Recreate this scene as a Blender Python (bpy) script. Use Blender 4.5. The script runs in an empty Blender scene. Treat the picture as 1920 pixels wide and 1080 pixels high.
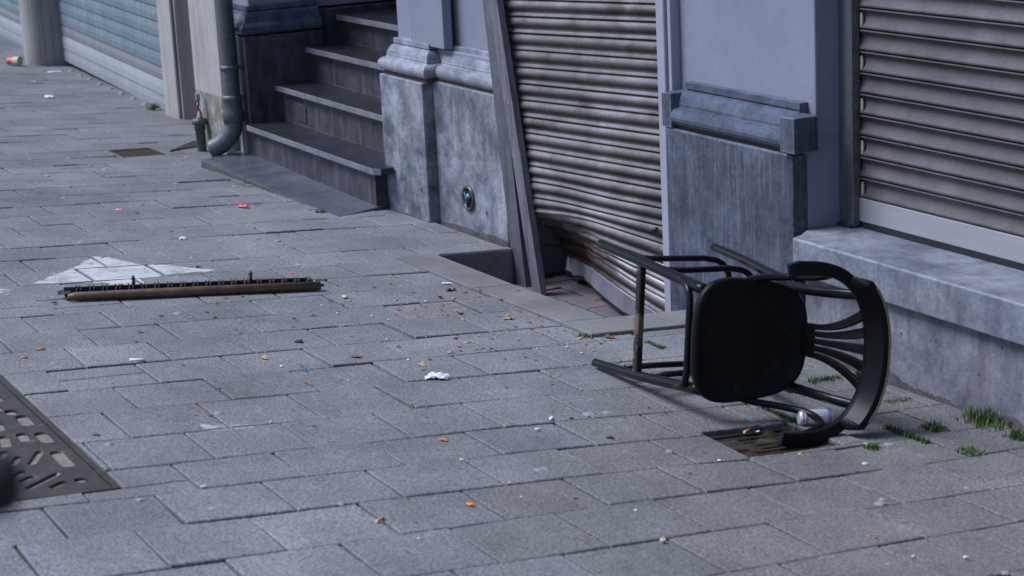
import bpy, bmesh, math, random
from mathutils import Vector, Matrix
random.seed(7)
sc = bpy.context.scene
COL = sc.collection

# ---------------------------------------------------------------- camera, light, exposure
cam_d = bpy.data.cameras.new('camera'); cam = bpy.data.objects.new('camera', cam_d); COL.objects.link(cam)
R_ = Vector((0.4558691557, 0.8887332804, -0.0483370378)); U_ = Vector((-0.1891482364, 0.1498039293, 0.9704543922)); F_ = Vector((-0.8697161937, 0.4332573590, -0.2363933234))
cam.matrix_world = Matrix(((R_.x, U_.x, -F_.x, 0), (R_.y, U_.y, -F_.y, 0), (R_.z, U_.z, -F_.z, 1.6), (0, 0, 0, 1)))
cam_d.lens = 70; cam_d.sensor_width = 36; cam_d.clip_start = 0.05; cam_d.clip_end = 2000
cam_d.dof.use_dof = True; cam_d.dof.focus_distance = 7.9; cam_d.dof.aperture_fstop = 4.8
sc.camera = cam
w = bpy.data.worlds.new('World'); sc.world = w; w.use_nodes = True
SUN_AZ, SUN_EL = math.radians(212), math.radians(54)      # azimuth measured from +Y clockwise
nt = w.node_tree; bg = nt.nodes['Background']
sky = nt.nodes.new('ShaderNodeTexSky'); sky.sky_type = 'NISHITA'; sky.sun_disc = False
sky.sun_elevation = SUN_EL; sky.sun_rotation = SUN_AZ; sky.air_density = 1.0; sky.dust_density = .6; sky.ozone_density = 2.0
nt.links.new(sky.outputs[0], bg.inputs[0]); bg.inputs[1].default_value = 0.085
sun_d = bpy.data.lights.new('sun', 'SUN'); sun = bpy.data.objects.new('sun', sun_d); COL.objects.link(sun)
sd = Vector((math.sin(SUN_AZ) * math.cos(SUN_EL), math.cos(SUN_AZ) * math.cos(SUN_EL), math.sin(SUN_EL)))
sun.rotation_euler = sd.to_track_quat('Z', 'Y').to_euler(); sun.location = (0, -20, 30)
sun_d.energy = 3.1; sun_d.angle = math.radians(30); sun_d.color = (.83, 0.87, 1.0)
sc.view_settings.view_transform = 'Standard'; sc.view_settings.look = 'None'; sc.view_settings.gamma = 1
sc.view_settings.exposure = 0.52

# ---------------------------------------------------------------- helpers
ORG = {}
def tag(o, label=None, cat=None, group=None, kind=None):
    if label: o['label'] = label
    if cat: o['category'] = cat
    if group: o['group'] = group
    if kind: o['kind'] = kind
    return o
def empty(name, loc, label, cat, group=None):
    o = bpy.data.objects.new(name, None); COL.objects.link(o); o.location = loc; o.empty_display_size = .1
    ORG[o.name] = Vector(loc)
    return tag(o, label, cat, group)
class MB:
    def __init__(s): s.v = []; s.f = []; s.mi = []; s.sm = []
    def add(s, vs, fs, mi=0, smooth=False):
        b = len(s.v); s.v += [tuple(v) for v in vs]
        for f in fs: s.f.append([b + i for i in f]); s.mi.append(mi); s.sm.append(smooth)
    def box(s, x0, x1, y0, y1, z0, z1, mi=0):
        s.prism([(x0, y0), (x1, y0), (x1, y1), (x0, y1)], z0, z1, mi)
    def prism(s, poly, z0, z1, mi=0):           # poly counterclockwise in xy; z0/z1 numbers or functions
        n = len(poly); f0 = z0 if callable(z0) else (lambda x, y: z0); f1 = z1 if callable(z1) else (lambda x, y: z1)
        vs = [(x, y, f0(x, y)) for x, y in poly] + [(x, y, f1(x, y)) for x, y in poly]
        fs = [list(range(n))[::-1], list(range(n, 2 * n))] + [[i, (i + 1) % n, n + (i + 1) % n, n + i] for i in range(n)]
        s.add(vs, fs, mi)
    def extrude(s, prof, a, b, ax='x', mi=0, smooth=False, m0=0, m1=0, closed=True):
        # prof: list of (depth, z); swept along x (depth=y) or y (depth=x); m0/m1: mitre shift per unit of depth
        vs = []
        for t, m in ((a, m0), (b, m1)):
            for d, z in prof:
                p = t + m * d
                vs.append((p, d, z) if ax == 'x' else (d, p, z))
        n = len(prof)
        fs = [[i, (i + 1) % n, n + (i + 1) % n, n + i] for i in range(n if closed else n - 1)]
        s.add(vs, fs, mi, smooth)
        if closed: s.add(vs, [list(range(n)), list(range(n, 2 * n))[::-1]], mi)
    def tube(s, pts, rad, seg=10, mi=0, cap=True, squash=None, closed=False):
        pts = [Vector(p) for p in pts]; n = len(pts)
        rads = rad if isinstance(rad, (list, tuple)) else [rad] * n
        vs = []; nrm = None
        for i, p in enumerate(pts):
            if closed: t = (pts[(i + 1) % n] - pts[i - 1])
            else: t = (pts[min(i + 1, n - 1)] - pts[max(i - 1, 0)])
            t.normalize()
            if nrm is None:
                nrm = Vector((0, 0, 1)) if abs(t.z) < .9 else Vector((1, 0, 0))
            nrm = (nrm - t * nrm.dot(t)).normalized(); bn = t.cross(nrm)
            for k in range(seg):
                a = 2 * math.pi * k / seg; sq = squash or (1, 1)
                vs.append(p + (nrm * math.cos(a) * sq[0] + bn * math.sin(a) * sq[1]) * rads[i])
        fs = []
        for i in range(n if closed else n - 1):
            j = (i + 1) % n
            for k in range(seg): fs.append([i * seg + k, i * seg + (k + 1) % seg, j * seg + (k + 1) % seg, j * seg + k])
        s.add(vs, fs, mi, True)
        if cap and not closed:
            s.add(vs, [list(range(seg))[::-1], list(range((n - 1) * seg, n * seg))], mi)
    def lathe(s, prof, c=(0, 0, 0), seg=20, mi=0, axis='z', smooth=True):
        vs = []
        for r, h in prof:
            for k in range(seg):
                a = 2 * math.pi * k / seg
                q = (r * math.cos(a), r * math.sin(a), h)
                if axis == 'y': q = (q[0], q[2], q[1])
                if axis == 'x': q = (q[2], q[0], q[1])
                vs.append((c[0] + q[0], c[1] + q[1], c[2] + q[2]))
        fs = [[i * seg + k, i * seg + (k + 1) % seg, (i + 1) * seg + (k + 1) % seg, (i + 1) * seg + k] for i in range(len(prof) - 1) for k in range(seg)]
        s.add(vs, fs, mi, smooth)
    def build(s, name, mats, parent=None, bevel=0, org=None, recalc=True, seg=2):
        o0 = Vector((0, 0, 0))
        if parent is not None: o0 = ORG.get(parent.name, Vector((0, 0, 0)))
        if org is not None and parent is None: o0 = Vector(org)
        me = bpy.data.meshes.new(name)
        me.from_pydata([(v[0] - o0.x, v[1] - o0.y, v[2] - o0.z) for v in s.v], [], s.f)
        mats = mats if isinstance(mats, (list, tuple)) else [mats]
        for m in mats: me.materials.append(m)
        me.polygons.foreach_set('material_index', s.mi); me.polygons.foreach_set('use_smooth', s.sm)
        if recalc:
            bm = bmesh.new(); bm.from_mesh(me); bmesh.ops.remove_doubles(bm, verts=bm.verts, dist=1e-5)
            bmesh.ops.recalc_face_normals(bm, faces=bm.faces); bm.to_mesh(me); bm.free()
        me.update()
        o = bpy.data.objects.new(name, me); COL.objects.link(o)
        if parent is not None:
            o.parent = parent; ORG[o.name] = o0
        else:
            o.location = o0; ORG[o.name] = o0
        if bevel:
            b = o.modifiers.new('bevel', 'BEVEL'); b.width = bevel; b.segments = seg; b.limit_method = 'ANGLE'; b.angle_limit = math.radians(35)
            b.harden_normals = False
        return o
def struct(o): o['kind'] = 'structure'; return o

def gz(x, y):                                   # height of the pavement
    xx = max(-40, min(4, x)); yy = max(-6, min(9, y))
    z = .0118 * xx - .0729 * yy
    d2 = ((x + 4.8) / .55) ** 2 + ((y - 3.25) / .4) ** 2
    z -= .018 * math.exp(-d2)
    return z

# ---------------------------------------------------------------- materials
def hexc(c): return (c[0], c[1], c[2], 1)
def material(name, c1, c2, scale=6, rough=.75, metal=0, bump=.15, fine=90, streak=None, streak_scale=(14, 14, .7), streak_lo=.48, spots=None, wear=None, rough2=None, mot=.35, fine_amt=.25, stretch=(1, 1, 1), attr=False, spec=None, stain=None, flo=.25, edge=None):
    m = bpy.data.materials.new(name); m.use_nodes = True; t = m.node_tree; N = t.nodes; L = t.links
    b = N['Principled BSDF']
    tc = N.new('ShaderNodeTexCoord'); mp = N.new('ShaderNodeMapping'); mp.inputs['Scale'].default_value = stretch
    L.new(tc.outputs['Object'], mp.inputs[0])
    def noise(sc_, det=5, rgh=.6, src=None):
        n = N.new('ShaderNodeTexNoise'); n.inputs['Scale'].default_value = sc_; n.inputs['Detail'].default_value = det; n.inputs['Roughness'].default_value = rgh
        L.new((src or mp.outputs[0]), n.inputs['Vector']); return n.outputs[0]
    def ramp(src, a, b_):
        r = N.new('ShaderNodeMapRange'); r.inputs[1].default_value = a; r.inputs[2].default_value = b_; L.new(src, r.inputs[0]); return r.outputs[0]
    def mix(f, a, b_, mode='MIX'):
        x = N.new('ShaderNodeMix'); x.data_type = 'RGBA'; x.blend_type = mode
        for sock, v in ((x.inputs[0], f), (x.inputs[6], a), (x.inputs[7], b_)):
            if isinstance(v, (int, float)): sock.default_value = v
            elif isinstance(v, tuple): sock.default_value = hexc(v)
            else: L.new(v, sock)
        return x.outputs[2]
    col = mix(ramp(noise(scale, 8, .72), .5 - mot * .5, .5 + mot * .5), c1, c2)
    if streak:
        mp2 = N.new('ShaderNodeMapping'); mp2.inputs['Scale'].default_value = streak_scale; L.new(tc.outputs['Object'], mp2.inputs[0])
        f = ramp(noise(1.6, 6, .65, mp2.outputs[0]), streak_lo, streak_lo + .16)
        ff = N.new('ShaderNodeMath'); ff.operation = 'MULTIPLY'; L.new(f, ff.inputs[0]); ff.inputs[1].default_value = streak[3]
        col = mix(ff.outputs[0], col, tuple(streak[:3]))
    if wear:
        f = ramp(noise(wear[3], 4, .7), wear[4], wear[4] + .05)
        col = mix(f, col, tuple(wear[:3]))
    if spots:                                    # small dark / light specks: (r,g,b,scale,threshold)
        for sp in spots:
            v = N.new('ShaderNodeTexVoronoi'); v.inputs['Scale'].default_value = sp[3]; L.new(tc.outputs['Object'], v.inputs['Vector'])
            f = ramp(v.outputs['Distance'], sp[4], sp[4] * .55)
            col = mix(f, col, tuple(sp[:3]))
    fn = noise(fine, 3, .7)
    vr = ramp(fn, flo, 1 - flo)
    g = mix(vr, tuple([1 - fine_amt] * 3), tuple([1 + fine_amt] * 3))
    col = mix(1.0, col, g, 'MULTIPLY')
    if attr:
        a = N.new('ShaderNodeAttribute'); a.attribute_name = 'tone'; col = mix(1.0, col, a.outputs['Color'], 'MULTIPLY')
    if edge:                                     # chipped, paler edges: (r, g, b, radius)
        bv = N.new('ShaderNodeBevel'); bv.samples = 4; bv.inputs['Radius'].default_value = edge[3]
        ge = N.new('ShaderNodeNewGeometry'); dt = N.new('ShaderNodeVectorMath'); dt.operation = 'DOT_PRODUCT'
        L.new(bv.outputs[0], dt.inputs[0]); L.new(ge.outputs['Normal'], dt.inputs[1])
        e1 = N.new('ShaderNodeMapRange'); e1.inputs[1].default_value = .995; e1.inputs[2].default_value = .85; L.new(dt.outputs['Value'], e1.inputs[0])
        e2 = N.new('ShaderNodeMath'); e2.operation = 'MULTIPLY'; L.new(e1.outputs[0], e2.inputs[0]); L.new(ramp(noise(16, 5, .7), .38, .6), e2.inputs[1])
        col = mix(e2.outputs[0], col, tuple(edge[:3]))
    if stain:                                    # broad dirt: (darkest, scale, lightest)
        x_ = mix(ramp(noise(stain[1], 7, .7), .34, .66), tuple([stain[0]] * 3), tuple([stain[2]] * 3)); col = mix(1.0, col, x_, 'MULTIPLY')
    L.new(col, b.inputs['Base Color'])
    b.inputs['Metallic'].default_value = metal
    if rough2 is not None: L.new(ramp_to(N, L, noise(scale * 1.7), rough, rough2), b.inputs['Roughness'])
    else: b.inputs['Roughness'].default_value = rough
    if spec is not None: b.inputs['Specular IOR Level'].default_value = spec
    if bump:
        bp = N.new('ShaderNodeBump'); bp.inputs['Strength'].default_value = bump; bp.inputs['Distance'].default_value = .004
        L.new(fn, bp.inputs['Height']); L.new(bp.outputs[0], b.inputs['Normal'])
    return m
def ramp_to(N, L, src, a, b_):
    r = N.new('ShaderNodeMapRange'); r.inputs[1].default_value = .35; r.inputs[2].default_value = .65; r.inputs[3].default_value = a; r.inputs[4].default_value = b_
    L.new(src, r.inputs[0]); return r.outputs[0]
def plain(name, c, rough=.6, metal=0, emit=None):
    m = bpy.data.materials.new(name); m.use_nodes = True; b = m.node_tree.nodes['Principled BSDF']
    t = m.node_tree; n = t.nodes.new('ShaderNodeTexNoise'); n.inputs['Scale'].default_value = 60
    x = t.nodes.new('ShaderNodeMix'); x.data_type = 'RGBA'; x.inputs[6].default_value = hexc([v * .8 for v in c]); x.inputs[7].default_value = hexc([min(1, v * 1.15) for v in c])
    t.links.new(n.outputs[0], x.inputs[0]); t.links.new(x.outputs[2], b.inputs['Base Color'])
    b.inputs['Roughness'].default_value = rough; b.inputs['Metallic'].default_value = metal
    return m

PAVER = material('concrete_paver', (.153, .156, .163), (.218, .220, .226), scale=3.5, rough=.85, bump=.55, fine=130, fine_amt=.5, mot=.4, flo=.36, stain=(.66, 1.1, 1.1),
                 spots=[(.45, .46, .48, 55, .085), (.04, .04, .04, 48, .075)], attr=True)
JOINT = material('joint_soil', (.022, .02, .016), (.085, .092, .03), scale=2.0, rough=.95, bump=.6, fine=120)
KERB = material('kerb_concrete', (.155, .154, .152), (.22, .218, .214), scale=4, rough=.85, bump=.6, stain=(.66, 1.3, 1.1), fine=160, fine_amt=.4, spots=[(.05, .05, .05, 50, .07)])
KERBSIDE = material('kerb_side_concrete', (.15, .145, .145), (.22, .21, .21), scale=9, rough=.9, bump=.8, fine=130, fine_amt=.5, spots=[(.3, .3, .3, 45, .06)])
ASPH = material('asphalt', (.045, .045, .05), (.06, .06, .065), scale=3, rough=.9, bump=.5, fine=100)
BRICKF = material('well_brick', (.085, .07, .08), (.14, .12, .13), scale=7, rough=.85, bump=.4, fine=110, attr=True)
STONE = material('blue_stone_pale', (.10, .11, .145), (.36, .36, .41), scale=6.5, rough=.6, bump=.35, fine=60, fine_amt=.28, mot=.26, stain=(.5, 2.2, 1.12), edge=(.5, .5, .55, .012),
                 streak=(.05, .052, .07, .85), streak_scale=(24, 24, 1.7), streak_lo=.55, spots=[(.08, .075, .08, 6, .11), (.5, .5, .55, 34, .05)])
STONE_D = material('blue_stone_dark', (.035, .042, .065), (.10, .11, .155), scale=7, rough=.5, bump=.35, fine=60, fine_amt=.32, mot=.26, edge=(.33, .35, .42, .010), stain=(.62, 3.2, 1.15),
                   streak=(.19, .195, .25, .45), streak_scale=(48, 48, 2.4), streak_lo=.48, spots=[(.4, .42, .5, 26, .045)])
STONE_M = material('moulded_blue_stone', (.17, .175, .22), (.38, .38, .44), scale=9, rough=.42, bump=.25, fine=70, fine_amt=.15, mot=.3, stain=(.6, 2.5, 1.12), edge=(.5, .5, .56, .008),
                   streak=(.09, .09, .11, .6), streak_scale=(3, 12, 16), streak_lo=.54)
STONE_MD = material('moulded_stone_dark', (.03, .038, .06), (.12, .135, .185), scale=8, rough=.24, bump=.2, fine=70, fine_amt=.18, mot=.35, spots=[(.45, .47, .52, 24, .05)])
STONE_SH = material('stair_stone', (.010, .011, .018), (.07, .064, .08), scale=4.5, rough=.6, bump=.3, fine=70, fine_amt=.25, mot=.34, edge=(.2, .2, .24, .010),
                    streak=(.13, .125, .15, .45), streak_scale=(14, 14, 1.8), streak_lo=.5)
TREAD = material('tread_slate', (.012, .0135, .018), (.036, .038, .047), scale=5, rough=.3, bump=.25, fine=90, spots=[(.4, .4, .42, 30, .04)])
TREADF = material('worn_highlit_tread_edge', (.12, .125, .145), (.22, .225, .25), scale=6, rough=.5, bump=.25, fine=80)  # worn edge, with a nosing highlight painted into the paler colour
SLABF = material('dirty_slab_edge', (.06, .052, .052), (.12, .105, .105), scale=9, rough=.85, bump=.6, fine=70)
SLAB = material('doorstep_slab', (.055, .063, .08), (.125, .135, .16), scale=4, rough=.28, bump=.25, fine=80, spots=[(.5, .5, .52, 26, .045)])
PAINT = material('lavender_wall_paint', (.20, .205, .265), (.245, .25, .315), scale=2.2, rough=.55, bump=.12, fine=35, fine_amt=.05, spots=[(.12, .12, .16, 14, .016)])
PAINT_J = material('white_jamb_paint', (.31, .30, .37), (.37, .36, .43), scale=4, rough=.5, bump=.1, fine=40, fine_amt=.05, streak=(.3, .29, .34, .5))
INTW = material('porch_grey_paint', (.19, .18, .2), (.23, .22, .25), scale=3, rough=.6, bump=.1, fine=40, fine_amt=.06)
SILL = material('rendered_sill', (.11, .125, .165), (.34, .345, .40), scale=3.6, rough=.5, bump=.4, fine=70, fine_amt=.2, mot=.32, edge=(.48, .48, .52, .012), stain=(.7, 1.5, 1.1), streak=(.11, .11, .145, .6), streak_scale=(8, 8, 2.2))
BASEW = material('rendered_base', (.06, .06, .08), (.30, .295, .35), scale=5, rough=.7, bump=.5, fine=60, fine_amt=.2, streak=(.12, .11, .12, .6), streak_scale=(10, 10, 1.2), spots=[(.07, .06, .06, 14, .1), (.07, .06, .06, 31, .09)])
DIRT = material('base_grime', (.05, .045, .045), (.12, .11, .12), scale=12, rough=.9, bump=.6, fine=80)
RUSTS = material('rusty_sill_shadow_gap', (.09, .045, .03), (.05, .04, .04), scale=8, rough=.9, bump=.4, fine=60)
GALV = material('grimy_shutter_steel', (.155, .14, .14), (.36, .335, .35), scale=2.6, rough=.36, rough2=.52, metal=.5, bump=.16, fine=130, fine_amt=.18, mot=.4, stain=(.58, 1.5, 1.2),
                streak=(.085, .055, .042, .75), streak_scale=(2.6, 2.6, 6), streak_lo=.54, spots=[(.7, .7, .78, 17, .03)])
GALV_IN = material('shutter_steel_brown', (.20, .14, .115), (.33, .25, .22), scale=6, rough=.5, rough2=.7, metal=.45, bump=.25, fine=90, fine_amt=.25, streak=(.09, .055, .045, .7), streak_scale=(5, 5, 9))
BARM = material('bottom_rail_aluminium', (.26, .27, .31), (.36, .365, .41), scale=4, rough=.38, metal=.45, bump=.08, fine=60, fine_amt=.1, streak=(.28, .24, .24, .5))
BARW = material('pale_bottom_rail', (.32, .31, .34), (.40, .385, .41), scale=3, rough=.45, metal=.2, bump=.05, fine=60, fine_amt=.06, stretch=(.3, 1, 3))
SHUT2 = material('dusty_grey_shutter', (.08, .07, .073), (.165, .145, .15), scale=3, rough=.42, rough2=.55, metal=.4, bump=.25, fine=150, fine_amt=.3, stain=(.7, 1.2, 1.1), streak=(.12, .12, .15, .6), streak_scale=(2, 2, 12))
GUIDE = material('steel_guide', (.12, .12, .145), (.19, .19, .22), scale=6, rough=.5, metal=.5, bump=.2, fine=80, streak=(.09, .075, .07, .6))
GUIDE2 = material('weathered_guide_rail', (.16, .155, .185), (.25, .24, .28), scale=7, rough=.55, metal=.4, bump=.3, fine=80, streak=(.10, .085, .085, .7), streak_scale=(16, 16, 1.5))
CLIP = plain('tan_end_clip', (.34, .27, .2), .6)
RUBBER = plain('black_rubber', (.012, .012, .013), .7)
DARK = plain('dark_interior', (.015, .015, .02), .8)
BLACKP = material('black_chair_lacquer', (.006, .006, .007), (.011, .011, .013), scale=12, rough=.2, rough2=.3, bump=.05, fine=80, fine_amt=.2, spec=.2)
BLACKS = material('black_seat_lacquer', (.0035, .0035, .004), (.006, .006, .007), scale=9, rough=.42, bump=.08, fine=120, fine_amt=.3, spots=[(.25, .26, .28, 11, .028)], wear=(.010, .0105, .012, 13, .6), spec=.16)
BLACKC = material('black_back_lacquer', (.005, .005, .006), (.009, .009, .010), scale=9, rough=.38, bump=.04, fine=120, fine_amt=.2, spec=.16)
BLACKW = material('worn_black_footrest', (.008, .008, .009), (.014, .013, .013), scale=10, rough=.4, bump=.1, fine=80, wear=(.15, .10, .065, 9, .52))
TANE = plain('bare_wood_edge', (.25, .19, .14), .6)
LEAD = material('zinc_downpipe', (.075, .085, .095), (.14, .15, .16), scale=6, rough=.5, metal=.35, bump=.15, fine=60, spots=[(.5, .55, .55, 24, .06)], streak=(.10, .12, .13, .5))
PIER = material('neighbour_pier_plaster', (.33, .305, .285), (.42, .395, .37), scale=3, rough=.75, bump=.3, fine=60, fine_amt=.12, streak=(.20, .18, .17, .6), spots=[(.08, .08, .08, 12, .04)])
PIERG = material('algae_stained_plaster', (.15, .16, .09), (.24, .24, .17), scale=7, rough=.85, bump=.3, fine=60, wear=(.33, .32, .34, 5, .55))
PIERS = material('neighbour_side_plaster', (.29, .265, .255), (.36, .335, .32), scale=3, rough=.8, bump=.3, fine=50, fine_amt=.12, spots=[(.06, .06, .07, 7, .05)], streak=(.15, .14, .15, .5))
SH_B = material('teal_grey_lath', (.11, .165, .20), (.16, .215, .25), scale=2.5, rough=.5, bump=.08, fine=40, fine_amt=.08, streak=(.24, .27, .30, .6), streak_scale=(5, 5, .8))
SH_G = material('brown_grey_lath', (.19, .19, .21), (.24, .235, .25), scale=3, rough=.55, bump=.08, fine=40, fine_amt=.08, streak=(.13, .12, .12, .5))
SH_W = material('pale_lath', (.32, .33, .36), (.39, .40, .42), scale=3, rough=.5, bump=.08, fine=40, fine_amt=.08, streak=(.28, .29, .32, .4), streak_scale=(6, 6, .8))
SH_L = material('grey_lath', (.25, .255, .28), (.31, .32, .34), scale=3, rough=.55, bump=.08, fine=40, fine_amt=.08, streak=(.2, .2, .22, .4), streak_scale=(6, 6, .8))
IRON = material('cast_iron', (.045, .036, .032), (.10, .076, .06), scale=9, rough=.38, rough2=.55, metal=.4, bump=.3, fine=70, wear=(.16, .105, .08, 14, .62))
SAND = material('sandy_fill', (.14, .125, .11), (.26, .235, .2), scale=25, rough=.95, bump=.6, fine=120, spots=[(.5, .48, .45, 60, .1)])
RUST = material('rusty_brown_steel', (.10, .06, .045), (.19, .115, .08), scale=14, rough=.55, metal=.35, bump=.35, fine=90, streak=(.06, .045, .045, .5), streak_scale=(6, 6, 6))
RUSTD = material('dark_rusty_steel', (.03, .025, .025), (.075, .065, .07), scale=18, rough=.5, metal=.4, bump=.3, fine=90)
GRATE = material('rusty_drain_iron', (.022, .017, .014), (.05, .036, .026), scale=10, rough=.55, metal=.3, bump=.5, fine=80, wear=(.07, .07, .02, 12, .6))
SILT = material('drain_silt', (.02, .014, .01), (.05, .036, .022), scale=18, rough=.8, bump=.8, fine=90, wear=(.06, .06, .02, 14, .6))
GRASS = plain('grass_blade', (.05, .125, .018), .6)
DRY = plain('yellowing_blade', (.16, .19, .06), .7)
MOSS = plain('moss_green', (.06, .11, .02), .8)
WHITEP = material('worn_white_paint', (.42, .42, .425), (.54, .54, .54), scale=5, rough=.8, bump=.4, fine=140, fine_amt=.3, spots=[(.2, .205, .22, 60, .12)])
BRASS = plain('tarnished_bronze', (.11, .10, .09), .4, .7)
VERDI = plain('verdigris_metal', (.05, .13, .14), .45, .5)
M_OR = plain('orange_filter', (.52, .20, .06), .8); M_WH = plain('white_paper', (.72, .71, .75), .8); M_CR = plain('cream_scrap', (.6, .5, .36), .8)
M_BR = plain('brown_crumb', (.17, .075, .04), .85); M_RB = plain('reddish_crumb', (.26, .10, .06), .85); M_YE = plain('yellow_crumb', (.42, .31, .13), .8); M_BK = plain('black_scrap', (.012, .012, .014), .5)
M_TN = plain('tan_crumb', (.42, .25, .14), .85); M_RD = plain('red_plastic', (.65, .10, .09), .45); M_PK = plain('pink_scrap', (.68, .25, .3), .6); M_BL = plain('blue_scrap', (.03, .22, .5), .5); M_CARR = plain('bright_orange_scrap', (.8, .2, .02), .5)
M_GUM = plain('trodden_gum', (.25, .25, .265), .8)
M_CAN = plain('can_aluminium', (.86, .86, .9), .2, .35); M_CANR = plain('can_red_print', (.62, .25, .30), .3, .4); M_CANB = plain('can_blue_print', (.30, .30, .62), .3, .4)

# ---------------------------------------------------------------- ground
WELL = (-7.99, -6.43, 3.60, 4.0)
def clip(poly, a, b, c):                        # keep a*x+b*y<=c
    out = []; n = len(poly)
    for i in range(n):
        p, q = poly[i], poly[(i + 1) % n]; dp = a * p[0] + b * p[1] - c; dq = a * q[0] + b * q[1] - c
        if dp <= 0: out.append(p)
        if (dp < 0 < dq) or (dq < 0 < dp):
            t = dp / (dp - dq); out.append((p[0] + (q[0] - p[0]) * t, p[1] + (q[1] - p[1]) * t))
    return out
def halfplanes(quad):                           # counterclockwise convex -> list of (a,b,c) inside: a x+b y<=c
    r = []
    for i in range(len(quad)):
        p, q = quad[i], quad[(i + 1) % len(quad)]; a, b = q[1] - p[1], -(q[0] - p[0]); l = math.hypot(a, b)
        if l < 1e-9: continue
        r.append((a / l, b / l, (a * p[0] + b * p[1]) / l))
    return r
def area(p): return .5 * sum(p[i][0] * p[(i + 1) % len(p)][1] - p[(i + 1) % len(p)][0] * p[i][1] for i in range(len(p))) if len(p) > 2 else 0
def subtract(poly, quad):
    out = []; rest = poly
    for a, b, c in halfplanes(quad):
        o = clip(rest, -a, -b, -c)
        if area(o) > 1e-4: out.append(o)
        rest = clip(rest, a, b, c)
        if area(rest) < 1e-5: break
    return out
def inset(poly, d):
    r = poly
    for a, b, c in halfplanes(poly): r = clip(r, a, b, c - d)
    return r
def rect(x0, x1, y0, y1): return [(x0, y0), (x1, y0), (x1, y1), (x0, y1)]
MANH = rect(-6.78, -5.09, .40, 1.325)
DRAIN = [(-4.955, 3.09), (-4.665, 3.07), (-4.655, 3.40), (-4.95, 3.40)]
DRAIN2 = [(-12.13, 3.27), (-11.76, 3.27), (-11.80, 3.56), (-12.17, 3.56)]
SLABQ = [(-11.19, 3.564), (-9.16, 3.615), (-9.30, 3.95), (-11.35, 3.95)]
KERBQ = rect(-8.0, -6.20, 3.405, 4.2)
EXCL = [MANH, DRAIN, DRAIN2, SLABQ, KERBQ]
xs = [-400, -150, -80, -45] + [-30 + i * .5 for i in range(0, 70)] + [10, 30, 100, 400]
ys = [-400, -150, -60, -20, -10] + [-6 + i * .5 for i in range(0, 19)] + [3.6, 4.0, 4.5, 5, 6, 9, 30, 150, 400]
xs = sorted(set(xs + [-7.99, -6.43, -4.955, -4.655, -12.15, -11.76])); ys = sorted(set(ys + [3.08, 3.40, 3.27, 3.56, 3.6]))
g = MB(); idx = {}
for i, x in enumerate(xs):
    for j, y in enumerate(ys):
        idx[i, j] = len(g.v); g.v.append((x, y, gz(x, y) - .010))
for i in range(len(xs) - 1):
    for j in range(len(ys) - 1):
        cx, cy = (xs[i] + xs[i + 1]) / 2, (ys[j] + ys[j + 1]) / 2
        if -7.99 < cx < -6.43 and 3.6 < cy: 
            if cy < 6: continue
        if -4.955 < cx < -4.655 and 3.08 < cy < 3.40: continue
        if -12.15 < cx < -11.76 and 3.27 < cy < 3.56: continue
        road = cy < -2.2
        g.f.append([idx[i, j], idx[i + 1, j], idx[i + 1, j + 1], idx[i, j + 1]]); g.mi.append(1 if road else 0); g.sm.append(False)
struct(g.build('ground', [JOINT, ASPH]))

pv = MB(); pv.tones = []; TOPS = []
def put_paver(poly, dz=0, tx=0, ty=0, tone=1.0, tint=0, gap=.0036, mb=None, zf=gz, mi=0, hgt=.0):
    mb = mb or pv
    P = inset(poly, gap)
    if len(P) < 3 or area(P) < 2e-4: return
    cx = sum(p[0] for p in P) / len(P); cy = sum(p[1] for p in P) / len(P)
    Z = lambda x, y: zf(x, y) + dz + tx * (x - cx) + ty * (y - cy)
    Q = inset(P, .0035); n = len(P)
    f0 = len(mb.f)
    if len(Q) == n:
        vs = [(x, y, Z(x, y) - .04) for x, y in P] + [(x, y, Z(x, y) - .003) for x, y in P] + [(x, y, Z(x, y)) for x, y in Q]
        fs = [[i, (i + 1) % n, n + (i + 1) % n, n + i] for i in range(n)] + [[n + i, n + (i + 1) % n, 2 * n + (i + 1) % n, 2 * n + i] for i in range(n)] + [list(range(2 * n, 3 * n))]
    else:
        vs = [(x, y, Z(x, y) - .04) for x, y in P] + [(x, y, Z(x, y)) for x, y in P]
        fs = [[i, (i + 1) % n, n + (i + 1) % n, n + i] for i in range(n)] + [list(range(n, 2 * n))]
    mb.add(vs, fs, mi)
    if mb is pv: TOPS.append((Q if len(Q) == n else P, (dz, tx, ty, cx, cy)))
    mb.tones = getattr(mb, 'tones', [])
    c = (tone * (1 + tint), tone, tone * (1 - tint), 1)
    mb.tones += [c] * (len(mb.f) - f0)
def finish_tones(o, mb):
    me = o.data; ca = me.color_attributes.new('tone', 'FLOAT_COLOR', 'CORNER')
    for p, c in zip(me.polygons, mb.tones):
        for li in p.loop_indices: ca.data[li].color = c
rows = [-3.80, -4.10, -4.40, -4.685, -4.965, -5.24, -5.55, -5.88, -6.19, -6.485, -6.79, -7.08]
rowX = []
x = -3.80
pre = []
while x < -.9: x += .297; pre.append(x)
rowX = pre[::-1] + rows
x = rows[-1]
while x > -27: x -= .3; rowX.append(x)
i0 = rowX.index(-3.80)
def warp(X, Y, w):                              # slight fan of the joints across the pavement
    k = .045 if X < -4.6 else (.02 if X < -4 else -.01)
    return X + k * (Y - 2.0) + w
rnd = random.Random(3)
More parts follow.
